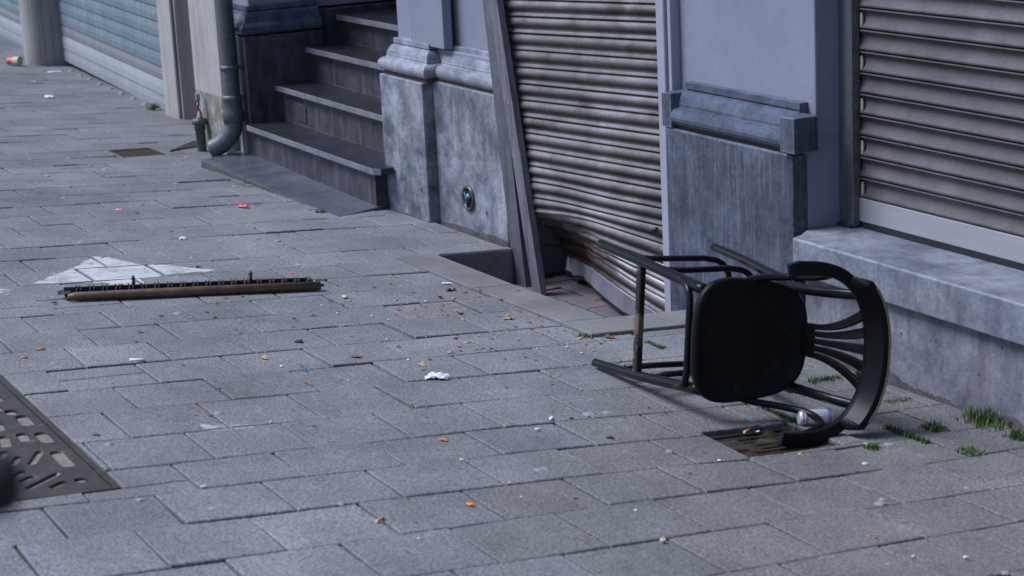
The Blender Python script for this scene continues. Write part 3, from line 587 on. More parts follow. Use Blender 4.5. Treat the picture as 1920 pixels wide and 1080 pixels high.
# ---------------------------------------------------------------- bent roller shutter (middle opening)
def lerp(a, b, t): return a + (b - a) * t
SEAMS = [[[-8.0598,3.99,0.8266],[-8.002,3.995,0.8288],[-7.945,4.0,0.8309],[-7.8886,4.005,0.833],[-7.833,4.01,0.8351],[-7.778,4.015,0.8371],[-7.7237,4.02,0.8392],[-7.6701,4.025,0.8411],[-7.6172,4.03,0.8431],[-7.5648,4.035,0.845],[-7.5131,4.04,0.8469],[-7.4621,4.045,0.8488],[-7.4116,4.05,0.8506],[-7.3617,4.055,0.8524],[-7.3124,4.06,0.8542],[-7.2637,4.065,0.856],[-7.2155,4.07,0.8577],[-7.1679,4.075,0.8594],[-7.1209,4.08,0.8611],[-7.0743,4.085,0.8628],[-7.0283,4.09,0.8644],[-6.9828,4.095,0.866],[-6.9378,4.1,0.8676],[-6.8933,4.105,0.8691],[-6.8493,4.11,0.8707]],[[-8.0521,3.99,0.7533],[-7.9947,3.995,0.7555],[-7.938,4.0,0.7577],[-7.882,4.005,0.7598],[-7.8267,4.01,0.7619],[-7.772,4.015,0.764],[-7.7181,4.02,0.766],[-7.6648,4.025,0.768],[-7.6122,4.03,0.77],[-7.5601,4.035,0.7719],[-7.5087,4.04,0.7739],[-7.458,4.045,0.7757],[-7.4078,4.05,0.7776],[-7.3582,4.055,0.7794],[-7.3091,4.06,0.7812],[-7.2607,4.065,0.783],[-7.2128,4.07,0.7847],[-7.1654,4.075,0.7864],[-7.1186,4.08,0.7881],[-7.0723,4.085,0.7898],[-7.0265,4.09,0.7914],[-6.9812,4.095,0.793],[-6.9364,4.1,0.7946],[-6.8921,4.105,0.7962],[-6.8483,4.11,0.7977]],[[-8.0443,3.99,0.6799],[-7.9873,3.995,0.6822],[-7.9309,4.0,0.6845],[-7.8753,4.005,0.6867],[-7.8203,4.01,0.6889],[-7.7661,4.015,0.6911],[-7.7124,4.02,0.6932],[-7.6595,4.025,0.6953],[-7.6071,4.03,0.6974],[-7.5554,4.035,0.6994],[-7.5043,4.04,0.7014],[-7.4538,4.045,0.7034],[-7.4039,4.05,0.7053],[-7.3546,4.055,0.7072],[-7.3058,4.06,0.7091],[-7.2576,4.065,0.711],[-7.21,4.07,0.7128],[-7.1629,4.075,0.7146],[-7.1163,4.08,0.7164],[-7.0702,4.085,0.7181],[-7.0247,4.09,0.7198],[-6.9796,4.095,0.7215],[-6.9351,4.1,0.7232],[-6.891,4.105,0.7248],[-6.8474,4.11,0.7264]],[[-8.0119,3.99,0.6082],[-7.9565,3.995,0.6104],[-7.9018,4.0,0.6126],[-7.8477,4.005,0.6148],[-7.7944,4.01,0.6169],[-7.7416,4.015,0.6189],[-7.6895,4.02,0.621],[-7.638,4.025,0.623],[-7.5871,4.03,0.625],[-7.5368,4.035,0.6269],[-7.4871,4.04,0.6288],[-7.4379,4.045,0.6307],[-7.3893,4.05,0.6326],[-7.3413,4.055,0.6344],[-7.2937,4.06,0.6362],[-7.2468,4.065,0.6379],[-7.2003,4.07,0.6397],[-7.1544,4.075,0.6414],[-7.1089,4.08,0.6431],[-7.064,4.085,0.6447],[-7.0195,4.09,0.6464],[-6.9756,4.095,0.648],[-6.9321,4.1,0.6496],[-6.889,4.105,0.6511],[-6.8464,4.11,0.6527]],[[-7.9998,3.99,0.535],[-7.945,3.995,0.537],[-7.8909,4.0,0.539],[-7.8374,4.005,0.5409],[-7.7846,4.01,0.5428],[-7.7324,4.015,0.5446],[-7.6808,4.02,0.5465],[-7.6298,4.025,0.5483],[-7.5794,4.03,0.55],[-7.5296,4.035,0.5517],[-7.4804,4.04,0.5535],[-7.4317,4.045,0.5551],[-7.3836,4.05,0.5568],[-7.336,4.055,0.5584],[-7.2889,4.06,0.56],[-7.2423,4.065,0.5616],[-7.1963,4.07,0.5631],[-7.1508,4.075,0.5646],[-7.1057,4.08,0.5661],[-7.0612,4.085,0.5676],[-7.0171,4.09,0.569],[-6.9735,4.095,0.5704],[-6.9303,4.1,0.5718],[-6.8877,4.105,0.5732],[-6.8454,4.11,0.5745]],[[-7.989,3.99,0.4592],[-7.9347,3.995,0.4613],[-7.8811,4.0,0.4635],[-7.8282,4.005,0.4655],[-7.7758,4.01,0.4676],[-7.7241,4.015,0.4696],[-7.673,4.02,0.4716],[-7.6225,4.025,0.4736],[-7.5725,4.03,0.4755],[-7.5232,4.035,0.4774],[-7.4743,4.04,0.4792],[-7.4261,4.045,0.4811],[-7.3783,4.05,0.4829],[-7.3312,4.055,0.4846],[-7.2845,4.06,0.4864],[-7.2383,4.065,0.4881],[-7.1926,4.07,0.4898],[-7.1475,4.075,0.4914],[-7.1028,4.08,0.4931],[-7.0586,4.085,0.4947],[-7.0149,4.09,0.4962],[-6.9716,4.095,0.4978],[-6.9288,4.1,0.4993],[-6.8864,4.105,0.5008],[-6.8445,4.11,0.5023]],[[-7.9702,3.99,0.3881],[-7.9169,3.995,0.3899],[-7.8643,4.0,0.3917],[-7.8122,4.005,0.3935],[-7.7608,4.01,0.3953],[-7.7099,4.015,0.397],[-7.6597,4.02,0.3987],[-7.61,4.025,0.4003],[-7.5608,4.03,0.402],[-7.5122,4.035,0.4036],[-7.4642,4.04,0.4051],[-7.4167,4.045,0.4067],[-7.3697,4.05,0.4082],[-7.3232,4.055,0.4097],[-7.2772,4.06,0.4111],[-7.2318,4.065,0.4126],[-7.1868,4.07,0.414],[-7.1423,4.075,0.4154],[-7.0982,4.08,0.4167],[-7.0546,4.085,0.4181],[-7.0115,4.09,0.4194],[-6.9688,4.095,0.4206],[-6.9266,4.1,0.4219],[-6.8848,4.105,0.4231],[-6.8434,4.11,0.4244]],[[-7.9516,3.99,0.316],[-7.8992,3.995,0.3178],[-7.8475,4.0,0.3196],[-7.7963,4.005,0.3214],[-7.7458,4.01,0.3231],[-7.6958,4.015,0.3248],[-7.6464,4.02,0.3265],[-7.5975,4.025,0.3281],[-7.5491,4.03,0.3298],[-7.5013,4.035,0.3314],[-7.4541,4.04,0.3329],[-7.4073,4.045,0.3344],[-7.361,4.05,0.3359],[-7.3153,4.055,0.3374],[-7.27,4.06,0.3389],[-7.2252,4.065,0.3403],[-7.1809,4.07,0.3417],[-7.1371,4.075,0.343],[-7.0937,4.08,0.3444],[-7.0507,4.085,0.3457],[-7.0082,4.09,0.347],[-6.9662,4.095,0.3483],[-6.9245,4.1,0.3495],[-6.8833,4.105,0.3507],[-6.8425,4.11,0.3519]],[[-7.9329,3.99,0.2441],[-7.8815,3.995,0.2456],[-7.8307,4.0,0.2471],[-7.7804,4.005,0.2486],[-7.7308,4.01,0.25],[-7.6816,4.015,0.2514],[-7.633,4.02,0.2528],[-7.585,4.025,0.2541],[-7.5374,4.03,0.2554],[-7.4904,4.035,0.2567],[-7.4439,4.04,0.258],[-7.3979,4.045,0.2592],[-7.3524,4.05,0.2604],[-7.3073,4.055,0.2616],[-7.2628,4.06,0.2628],[-7.2187,4.065,0.2639],[-7.175,4.07,0.265],[-7.1318,4.075,0.2661],[-7.0891,4.08,0.2672],[-7.0468,4.085,0.2682],[-7.0049,4.09,0.2693],[-6.9634,4.095,0.2703],[-6.9223,4.1,0.2712],[-6.8817,4.105,0.2722],[-6.8415,4.11,0.2731]],[[-7.912,3.99,0.1739],[-7.8616,3.995,0.1753],[-7.8118,4.0,0.1766],[-7.7626,4.005,0.1779],[-7.7139,4.01,0.1791],[-7.6657,4.015,0.1804],[-7.6181,4.02,0.1816],[-7.5709,4.025,0.1827],[-7.5243,4.03,0.1839],[-7.4782,4.035,0.185],[-7.4325,4.04,0.1861],[-7.3874,4.045,0.1872],[-7.3427,4.05,0.1882],[-7.2984,4.055,0.1892],[-7.2547,4.06,0.1902],[-7.2114,4.065,0.1912],[-7.1685,4.07,0.1922],[-7.126,4.075,0.1931],[-7.084,4.08,0.194],[-7.0424,4.085,0.1949],[-7.0012,4.09,0.1958],[-6.9604,4.095,0.1966],[-6.9201,4.1,0.1974],[-6.8801,4.105,0.1982],[-6.8405,4.11,0.199]],[[-7.8927,3.99,0.1026],[-7.8433,3.995,0.1038],[-7.7945,4.0,0.105],[-7.7462,4.005,0.1061],[-7.6984,4.01,0.1072],[-7.6511,4.015,0.1083],[-7.6043,4.02,0.1093],[-7.558,4.025,0.1103],[-7.5122,4.03,0.1113],[-7.4669,4.035,0.1123],[-7.422,4.04,0.1132],[-7.3776,4.045,0.1141],[-7.3337,4.05,0.115],[-7.2902,4.055,0.1159],[-7.2472,4.06,0.1168],[-7.2046,4.065,0.1176],[-7.1624,4.07,0.1184],[-7.1206,4.075,0.1192],[-7.0793,4.08,0.12],[-7.0383,4.085,0.1207],[-6.9978,4.09,0.1214],[-6.9576,4.095,0.1221],[-6.9179,4.1,0.1228],[-6.8785,4.105,0.1235],[-6.8395,4.11,0.1241]],[[-7.8789,3.99,0.0299],[-7.8301,3.995,0.0309],[-7.7819,4.0,0.032],[-7.7343,4.005,0.033],[-7.6871,4.01,0.034],[-7.6404,4.015,0.035],[-7.5943,4.02,0.036],[-7.5486,4.025,0.0369],[-7.5034,4.03,0.0378],[-7.4586,4.035,0.0387],[-7.4143,4.04,0.0395],[-7.3705,4.045,0.0403],[-7.3271,4.05,0.0411],[-7.2841,4.055,0.0419],[-7.2416,4.06,0.0427],[-7.1995,4.065,0.0434],[-7.1578,4.07,0.0442],[-7.1165,4.075,0.0448],[-7.0756,4.08,0.0455],[-7.0352,4.085,0.0462],[-6.9951,4.09,0.0468],[-6.9554,4.095,0.0474],[-6.9161,4.1,0.048],[-6.8771,4.105,0.0486],[-6.8385,4.11,0.0492]],[[-7.8596,3.99,-0.0413],[-7.8117,3.995,-0.0396],[-7.7644,4.0,-0.0379],[-7.7175,4.005,-0.0363],[-7.6712,4.01,-0.0347],[-7.6253,4.015,-0.0332],[-7.58,4.02,-0.0318],[-7.5351,4.025,-0.0308],[-7.4907,4.03,-0.0303],[-7.4469,4.035,-0.0304],[-7.4035,4.04,-0.0309],[-7.3605,4.045,-0.0314],[-7.3179,4.05,-0.0319],[-7.2758,4.055,-0.0325],[-7.2341,4.06,-0.033],[-7.1928,4.065,-0.0333],[-7.1518,4.07,-0.0333],[-7.1112,4.075,-0.0329],[-7.071,4.08,-0.0323],[-7.0312,4.085,-0.0316],[-6.9917,4.09,-0.031],[-6.9526,4.095,-0.0304],[-6.9139,4.1,-0.0297],[-6.8755,4.105,-0.0291],[-6.8375,4.11,-0.0286]],[[-7.8352,3.99,-0.1133],[-7.7885,3.995,-0.1114],[-7.7423,4.0,-0.1095],[-7.6966,4.005,-0.1077],[-7.6514,4.01,-0.1059],[-7.6066,4.015,-0.1041],[-7.5623,4.02,-0.1026],[-7.5185,4.025,-0.1015],[-7.4752,4.03,-0.1011],[-7.4324,4.035,-0.1011],[-7.3899,4.04,-0.1014],[-7.3479,4.045,-0.1017],[-7.3063,4.05,-0.102],[-7.2652,4.055,-0.1023],[-7.2244,4.06,-0.1026],[-7.1839,4.065,-0.1028],[-7.1439,4.07,-0.1029],[-7.1042,4.075,-0.103],[-7.0649,4.08,-0.103],[-7.026,4.085,-0.103],[-6.9874,4.09,-0.103],[-6.9491,4.095,-0.1031],[-6.9113,4.1,-0.1031],[-6.8737,4.105,-0.1032],[-6.8365,4.11,-0.1033]],[[-7.81,3.99,-0.1827],[-7.7644,3.995,-0.1787],[-7.7192,4.0,-0.1747],[-7.6745,4.005,-0.1708],[-7.6302,4.01,-0.167],[-7.5864,4.015,-0.1632],[-7.5431,4.02,-0.1596],[-7.5002,4.025,-0.1565],[-7.4578,4.03,-0.1542],[-7.416,4.035,-0.1529],[-7.3745,4.04,-0.1523],[-7.3336,4.045,-0.1525],[-7.2931,4.05,-0.1536],[-7.253,4.055,-0.1554],[-7.2133,4.06,-0.1574],[-7.174,4.065,-0.1595],[-7.135,4.07,-0.1616],[-7.0964,4.075,-0.1637],[-7.0582,4.08,-0.1658],[-7.0202,4.085,-0.1678],[-6.9826,4.09,-0.1698],[-6.9454,4.095,-0.1718],[-6.9085,4.1,-0.1738],[-6.8719,4.105,-0.1759],[-6.8356,4.11,-0.1779]],[[-7.8405,4.08,-0.2269],[-7.7909,4.0797,-0.2237],[-7.7407,4.0788,-0.2204],[-7.6901,4.0774,-0.2175],[-7.6395,4.0756,-0.2156],[-7.5888,4.0736,-0.2146],[-7.5385,4.0714,-0.2144],[-7.4885,4.0691,-0.2148],[-7.4391,4.0669,-0.2158],[-7.3905,4.0648,-0.2174],[-7.3428,4.063,-0.2194],[-7.2961,4.0615,-0.2216],[-7.2507,4.0605,-0.224],[-7.2067,4.06,-0.2265],[-7.1704,4.0637,-0.2305],[-7.136,4.0683,-0.2344],[-7.1018,4.073,-0.2376],[-7.0678,4.0776,-0.2404],[-7.0341,4.0822,-0.2431],[-7.0007,4.0869,-0.2457],[-6.9675,4.0915,-0.2484],[-6.9346,4.0961,-0.251],[-6.9019,4.1007,-0.2536],[-6.8695,4.1054,-0.2563],[-6.8373,4.11,-0.2589]],[[-7.8599,4.15,-0.3018],[-7.8126,4.1485,-0.2972],[-7.7607,4.1444,-0.2915],[-7.7053,4.1382,-0.2851],[-7.6474,4.1302,-0.279],[-7.588,4.121,-0.2746],[-7.5279,4.1111,-0.2725],[-7.468,4.1009,-0.2722],[-7.409,4.0909,-0.2724],[-7.3518,4.0815,-0.2727],[-7.297,4.0733,-0.2733],[-7.2455,4.0667,-0.2743],[-7.1981,4.0621,-0.2761],[-7.1556,4.0601,-0.279],[-7.1234,4.0637,-0.2846],[-7.0931,4.0683,-0.2905],[-7.063,4.073,-0.2961],[-7.0331,4.0776,-0.3014],[-7.0033,4.0822,-0.3065],[-6.9738,4.0869,-0.3115],[-6.9445,4.0915,-0.3165],[-6.9154,4.0961,-0.3214],[-6.8865,4.1007,-0.3263],[-6.8577,4.1054,-0.3313],[-6.8292,4.11,-0.3362]],[[-7.8909,4.2,-0.3616],[-7.8445,4.1977,-0.356],[-7.7909,4.1913,-0.3488],[-7.7317,4.1816,-0.3415],[-7.6684,4.1692,-0.3358],[-7.6025,4.155,-0.3325],[-7.5352,4.1395,-0.3308],[-7.4677,4.1236,-0.3297],[-7.4014,4.1081,-0.3288],[-7.3374,4.0935,-0.3283],[-7.2771,4.0807,-0.3286],[-7.2218,4.0704,-0.33],[-7.1725,4.0633,-0.3329],[-7.1306,4.0601,-0.3375],[-7.1008,4.0637,-0.3454],[-7.073,4.0683,-0.3536],[-7.0453,4.073,-0.3614],[-7.0178,4.0776,-0.3686],[-6.9904,4.0822,-0.375],[-6.9631,4.0869,-0.3808],[-6.936,4.0915,-0.3864],[-6.909,4.0961,-0.3919],[-6.8822,4.1007,-0.3975],[-6.8556,4.1054,-0.403],[-6.8292,4.11,-0.4085]],[[-7.895,4.235,-0.4379],[-7.8507,4.2321,-0.4347],[-7.7973,4.2242,-0.4298],[-7.7369,4.212,-0.4248],[-7.6711,4.1965,-0.4209],[-7.6017,4.1787,-0.4179],[-7.5303,4.1594,-0.415],[-7.4585,4.1396,-0.4121],[-7.3879,4.1201,-0.4094],[-7.3203,4.1019,-0.4073],[-7.257,4.0859,-0.4061],[-7.1997,4.073,-0.4063],[-7.15,4.0641,-0.4082],[-7.1092,4.0601,-0.4122],[-7.0819,4.0637,-0.4198],[-7.0565,4.0683,-0.4277],[-7.0312,4.073,-0.4354],[-7.0061,4.0776,-0.4427],[-6.981,4.0822,-0.4496],[-6.9562,4.0869,-0.4562],[-6.9314,4.0915,-0.4628],[-6.9068,4.0961,-0.4693],[-6.8823,4.1007,-0.4759],[-6.858,4.1054,-0.4824],[-6.8338,4.11,-0.4889]],[[-7.8862,4.225,-0.5172],[-7.8419,4.2223,-0.5127],[-7.7891,4.2148,-0.5059],[-7.7295,4.2033,-0.4984],[-7.665,4.1887,-0.4926],[-7.5973,4.1719,-0.4905],[-7.5281,4.1537,-0.4922],[-7.4586,4.135,-0.4955],[-7.3903,4.1166,-0.4986],[-7.3245,4.0995,-0.5005],[-7.2628,4.0844,-0.5018],[-7.2068,4.0722,-0.5038],[-7.1577,4.0638,-0.5069],[-7.1171,4.0601,-0.5111],[-7.0895,4.0637,-0.517],[-7.0637,4.0683,-0.522],[-7.038,4.073,-0.527],[-7.0126,4.0776,-0.5328],[-6.9873,4.0822,-0.5394],[-6.9623,4.0869,-0.5464],[-6.9374,4.0915,-0.5534],[-6.9126,4.0961,-0.5604],[-6.8879,4.1007,-0.5674],[-6.8634,4.1054,-0.5744],[-6.8391,4.11,-0.5813]]]
_cr = random.Random(9)
for _i in range(len(SEAMS) - 5, len(SEAMS)):
    for _j in range(0, 15):
        _k = 1 - _j / 15
        SEAMS[_i][_j][1] += _cr.uniform(-.016, .016) * _k; SEAMS[_i][_j][2] += _cr.uniform(-.008, .008) * _k
RS = empty('bent_roller_shutter', (-7.45, 4.05, -.56), 'grimy steel roller shutter with its lower left corner forced inwards', 'roller shutter')
rows_ = [[Vector(p) for p in r_] for r_ in SEAMS]
for r_ in rows_: r_.append(r_[-1] + (r_[-1] - r_[-2]).normalized() * .16)
while rows_[0][0].z < TOP: rows_.insert(0, [p + Vector((0, 0, .0733)) for p in rows_[0]])
NB = len(rows_) - 2                              # last strip is the bottom rail
PROF = [(0, -.006), (.05, .005), (.16, .013), (.32, .0175), (.48, .015), (.60, .006), (.68, .001), (.80, .005), (.93, .012), (.975, .012), (1.0, -.006)]
NCOL = len(rows_[0])
m = MB(); tone_ = []
rr = random.Random(11)
def surf(r0, r1, t, off, j):
    p = r0[j].lerp(r1[j], t)
    tx = (r0[min(j + 1, NCOL - 1)].lerp(r1[min(j + 1, NCOL - 1)], t) - r0[max(j - 1, 0)].lerp(r1[max(j - 1, 0)], t)); tz = r1[j] - r0[j]
    nn = tz.cross(tx)
    if nn.length > 1e-9: nn.normalize()
    if nn.y > 0: nn = -nn
    return p + nn * off
for i in range(NB):
    r0, r1 = rows_[i], rows_[i + 1]; b = len(m.v)
    amp = 1 + rr.uniform(-.12, .12)
    for t, off in PROF:
        for j in range(NCOL):
            q = surf(r0, r1, t, off * amp, j); m.v.append(tuple(q))
    for a in range(len(PROF) - 1):
        for j in range(NCOL - 1):
            k = b + a * NCOL + j; m.f.append([k, k + NCOL, k + NCOL + 1, k + 1]); m.mi.append(0); m.sm.append(True)
            deep = max(0, min(1, (i - (NB - 4.5)) / 2)) * max(0, min(1, 1 - (j - 6) / 10))  # curled corner browned: dirt and shade painted into the tone
            seam = (1, .8, .92, .8, .55, .38, .5, .95, 1.1, .6)[a]  # grooves and down-facing bands darkened, lips lightened: grime and shading in the colour
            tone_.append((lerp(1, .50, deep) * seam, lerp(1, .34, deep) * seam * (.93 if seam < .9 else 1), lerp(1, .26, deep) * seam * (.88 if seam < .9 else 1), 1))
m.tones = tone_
GALV_T = GALV.copy(); GALV_T.name = 'grimy_shaded_lath'
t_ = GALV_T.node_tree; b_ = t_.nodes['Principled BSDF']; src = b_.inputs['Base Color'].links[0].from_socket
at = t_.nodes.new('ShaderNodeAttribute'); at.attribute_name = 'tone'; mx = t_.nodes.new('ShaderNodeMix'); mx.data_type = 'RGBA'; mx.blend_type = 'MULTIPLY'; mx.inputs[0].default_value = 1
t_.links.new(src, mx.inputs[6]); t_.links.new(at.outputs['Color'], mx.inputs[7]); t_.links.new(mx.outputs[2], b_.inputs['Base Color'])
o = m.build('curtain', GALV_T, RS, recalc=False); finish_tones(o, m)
m = MB(); r0, r1 = rows_[NB], rows_[NB + 1]
for t, off in ((0, .002), (.06, .014), (.9, .014), (1, .006)):
    for j in range(NCOL): m.v.append(tuple(surf(r0, r1, t, off, j)))
for a in range(3):
    for j in range(NCOL - 1):
        k = a * NCOL + j; m.f.append([k, k + NCOL, k + NCOL + 1, k + 1]); m.mi.append(0); m.sm.append(False)
m.build('bottom_rail', BARM, RS, recalc=False)
m = MB(); m.tube([surf(r0, r1, 1.0, -.006, j) + Vector((0, 0, -.008 if j > 4 else -.012)) for j in range(NCOL)], .011, 8); m.build('rubber_seal', RUBBER, RS)
for px, pz, py in ((-6.87, -.125, 4.095),):
    m = MB(); m.tube([(px - .03, py - .012, pz - .008), (px, py - .02, pz), (px + .03, py - .012, pz + .012)], [.004, .010, .007], 6); m.build('lock_stub', RUSTD, RS)

# guide rails pulled out of the wall
def rail(name, top, bot, wx, dy, mat, lab, group=None):
    e = empty(name, bot, lab, 'guide rail', group)
    t, b = Vector(top), Vector(bot); d = (t - b)
    full = b + d * ((TOP - b.z) / d.z)
    m = MB(); lip = .008
    def strip(x0, x1, y0, y1):
        vs = [(b.x + x, b.y + y, b.z) for x, y in ((x0, y0), (x1, y0), (x1, y1), (x0, y1))] + [(full.x + x, full.y + y, full.z) for x, y in ((x0, y0), (x1, y0), (x1, y1), (x0, y1))]
        m.add(vs, [[3, 2, 1, 0], [4, 5, 6, 7], [0, 1, 5, 4], [1, 2, 6, 5], [2, 3, 7, 6], [3, 0, 4, 7]])
    strip(-wx, 0, 0, .004); o = m.build('face_plate', mat, e, bevel=.001, seg=1)
    m = MB(); strip(-wx, -wx + .004, .0042, dy); strip(-.004, 0, .0042, dy); m.build('flange', mat, e)
    return e
rail('bent_guide_rail', (-7.90, 3.93, .767), (-7.672, 3.966, -.545), .085, .03, GUIDE2, 'long grey steel rail leaning out of the opening, wider front one')
rail('loose_guide_rail', (-7.985, 3.958, .756), (-7.862, 3.988, -.55), .115, .025, GUIDE, 'narrower dark steel rail leaning between the wide rail and the plinth')

# ---------------------------------------------------------------- right roller shutter
R2 = empty('window_roller_shutter', (-4.3, 4.23, .1), 'closed dusty grey roller shutter above the window sill with a pale bottom rail', 'roller shutter')
P2 = [(0, -.004), (.02, .009), (.07, .014), (.12, .011), (.15, .002), (.24, -.004), (.42, -.003), (.65, .003), (.84, .011), (.94, .015), (1, -.005)]
m = MB(); Z0 = .18; ph = .0748; Y2_ = 4.225
nrow = int((TOP - Z0) / ph)
XA, XB = -5.66, -2.0
for i in range(nrow):
    zt_ = Z0 + ph * (i + 1); b = len(m.v)
    for t, off in P2:
        for j in range(13): m.v.append((XA + (XB - XA) * j / 12, Y2_ - off, zt_ - ph * t))
    for a in range(len(P2) - 1):
        for j in range(12):
            k = b + a * 13 + j; m.f.append([k, k + 13, k + 14, k + 1]); m.mi.append(0); m.sm.append(True)
m.build('curtain', SHUT2, R2, recalc=False)
m = MB(); m.box(XA + .005, XB, Y2_ - .014, Y2_ + .01, .094, Z0); m.build('bottom_rail', BARW, R2, bevel=.003)
m = MB(); m.box(XA + .02, XB, Y2_ - .012, Y2_ + .01, .073, .0935); m.build('rubber_seal', RUBBER, R2)
for i in range(0, 26, 2):
    z = Z0 + ph * (i + .42); m = MB()
    vs = []; pts = [(.0 + .011 * math.cos(a) * (1 if math.cos(a) > 0 else .4), .026 * math.sin(a)) for a in [2 * math.pi * k / 16 for k in range(16)]]
    m.prism([(p[0], p[1]) for p in pts], 0, 1)
    m.v = [(XA + .020 + v[0], Y2_ - .013 + .006 * v[2], z + v[1]) for v in m.v]
    c = m.build('end_clip', CLIP, R2, bevel=.001, seg=1)
GF = empty('window_guide_rail', (-5.70, 4.2, .08), 'dark steel guide frame at the left side of the window shutter', 'guide rail')
m = MB(); m.box(-5.738, -5.700, 4.19, 4.33, .076, TOP); m.box(-5.697, -5.655, 4.185, 4.22, .076, TOP); m.build('channel', GUIDE, GF, bevel=.002)
m = MB(); m.box(-5.738, -5.66, 4.175, 4.24, .072, .084); m.build('foot_plate', RUSTD, GF, bevel=.002)

# ---------------------------------------------------------------- neighbouring shop on the left
NH = empty('neighbour_shop', (-15, 4.5, -.45), 'plastered shop front with a round pillar and two piers left of the downpipe', 'shop')
m = MB(); m.box(-12.05, -11.53, 3.845, 5.5, -.6, TOP); tag(m.build('pier', PIER, NH, bevel=.008), 'pale pier beside the downpipe')
m = MB(); m.prism([(-12.04, 3.8435), (-11.535, 3.8435), (-11.535, 3.8455), (-12.04, 3.8455)], -.5, -.05)
def algae(m_):
    return m_
_n = PIERG.node_tree; _a = _n.nodes.new('ShaderNodeTexNoise'); _a.inputs['Scale'].default_value = 5; _a.inputs['Detail'].default_value = 6; _c = _n.nodes.new('ShaderNodeTexCoord'); _n.links.new(_c.outputs['Object'], _a.inputs[0])
_r = _n.nodes.new('ShaderNodeMapRange'); _r.inputs[1].default_value = .35; _r.inputs[2].default_value = .62; _r.inputs[4].default_value = .9; _n.links.new(_a.outputs[0], _r.inputs[0]); _n.links.new(_r.outputs[0], _n.nodes['Principled BSDF'].inputs['Alpha'])
o = m.build('algae_stain', PIERG, NH)
m = MB(); m.box(-13.95, -13.63, 4.215, 4.235, -.6, TOP); m.box(-13.95, -13.66, 4.236, 4.6, -.6, TOP); tag(m.build('pier', PIER, NH, bevel=.006), 'far pale pier')
m = MB(); m.box(-13.658, -13.60, 4.24, 4.8, -.6, TOP); m.build('side_panel', PIERS, NH, bevel=.004)
m = MB(); m.box(-13.62, -12.0, 4.8, 5.0, -.6, TOP); m.build('doorway_wall', PIERS, NH)
m = MB()
px = [(-18.62, 4.30)]
poly = []
for k in range(13):
    a = -math.pi + math.pi * k / 12 * 1.0
    poly.append((-18.45 + .19 * math.cos(a), 4.42 + .13 * math.sin(a)))
poly += [(-18.26, 4.75), (-18.64, 4.75)]
m.prism(poly, -.7, TOP); tag(m.build('pillar', PIERS, NH, bevel=.01), 'rounded far pillar')
m = MB(); m.box(-24.5, -13.9, 5.2, 5.3, -.8, TOP); m.build('back_wall', DARK, NH)
def shop_shutter(name, xa, xb, yA, yB, zb, lab):
    e = empty(name, ((xa + xb) / 2, (yA + yB) / 2, zb), lab, 'roller shutter', )
    z = zb; seq = [(.116, SH_L, 'bottom_lath'), (.124, SH_W, 'pale_lath_band'), (.092, SH_G, 'brown_lath_band')] + [(.112, SH_B, 'lath')] * 36
    for h, mt, nm in seq:
        m = MB(); pr = [(.0, 0), (-.010, .006), (-.012, h * .5), (-.006, h - .008), (.006, h - .001), (.03, h - .001), (.03, 0)]
        vs = []
        for x, y in ((xa, yA), (xb, yB)):
            for d, zz in pr: vs.append((x, y + d, z + zz))
        n = len(pr); m.add(vs, [[i, (i + 1) % n, n + (i + 1) % n, n + i] for i in range(n)] + [list(range(n)), list(range(n, 2 * n))[::-1]])
        if z < TOP: m.build(nm, mt, e)
        z += h
    return e
shop_shutter('shop_shutter', -18.25, -13.96, 4.607, 4.305, -.505, 'blue grey shop shutter with pale lower laths between round pillar and far pier')
e2 = shop_shutter('shop_shutter', -24.4, -18.65, 5.05, 4.64, -.60, 'partly seen shop shutter left of the far round pillar')
m = MB(); m.prism([(-24.4, 4.45), (-18.6, 4.33), (-18.6, 4.66), (-24.4, 5.1)], -.75, -.585); struct(m.build('threshold_paving', SLAB))
# studs along the shutter foot
for i in range(9):
    x = -17.6 + i * .42; y = 4.607 - (x + 18.25) * .0704 - .075
    m = MB(); m.lathe([(.0, .018), (.018, .014), (.026, 0), (.028, -.01)], (0, 0, 0), 10); m.v = [(v[0] + x, v[1] + y, v[2] + gz(x, y)) for v in m.v]
    tag(m.build('floor_stud', M_GUM, org=(x, y, gz(x, y))), 'small round pale stud in the row along the foot of the shop shutter', 'floor stud', 'studs along the shop shutter')

# cable stub
cs = empty('cable_conduit', (-11.86, 3.795, -.42), 'short grey conduit stub with red wires beside the pier', 'conduit')
m = MB(); m.lathe([(.030, -.02), (.030, .115), (.034, .117), (.034, .15), (.046, .155), (.046, .185), (.036, .19), (.0, .188)], (-11.860, 3.795, -.40), 18); m.build('pipe', LEAD, cs)
for k, (dx, dy) in enumerate(((-.012, 0), (.006, -.012), (.014, .01))):
    m = MB(); m.tube([(-11.860 + dx, 3.795 + dy, -.215), (-11.870 + dx * 2, 3.792 + dy, -.17), (-11.865 - dx * 2, 3.795 - dy, -.12), (-11.860 + dx, 3.795, -.085)], .0065, 7); m.build('wire', plain('red_wire', (.22, .04, .035), .5), cs)
m = MB(); m.tube([(-11.830, 3.790, -.245), (-11.820, 3.770, -.21), (-11.830, 3.785, -.17), (-11.855, 3.790, -.20)], .004, 6); m.build('cable_tie', M_WH, cs)
m = MB(); m.box(-11.878, -11.848, 3.785, 3.810, -.10, -.055); m.build('wire_connector', BARM, cs, bevel=.004)
m = MB(); m.prism([(-12.33, 3.90), (-12.12, 3.745), (-11.90, 3.60), (-11.985, 3.715), (-12.055, 3.83), (-12.06, 3.93)], -.5, lambda x, y: gz(x, y) + .010)
tag(m.build('dark_paver_edge', RUSTD, bevel=.004), 'dark rust brown sliver at a raised paver edge beside the grey conduit stub', 'paver edge')  # thin dark prism for the gap and brown side of a raised paver

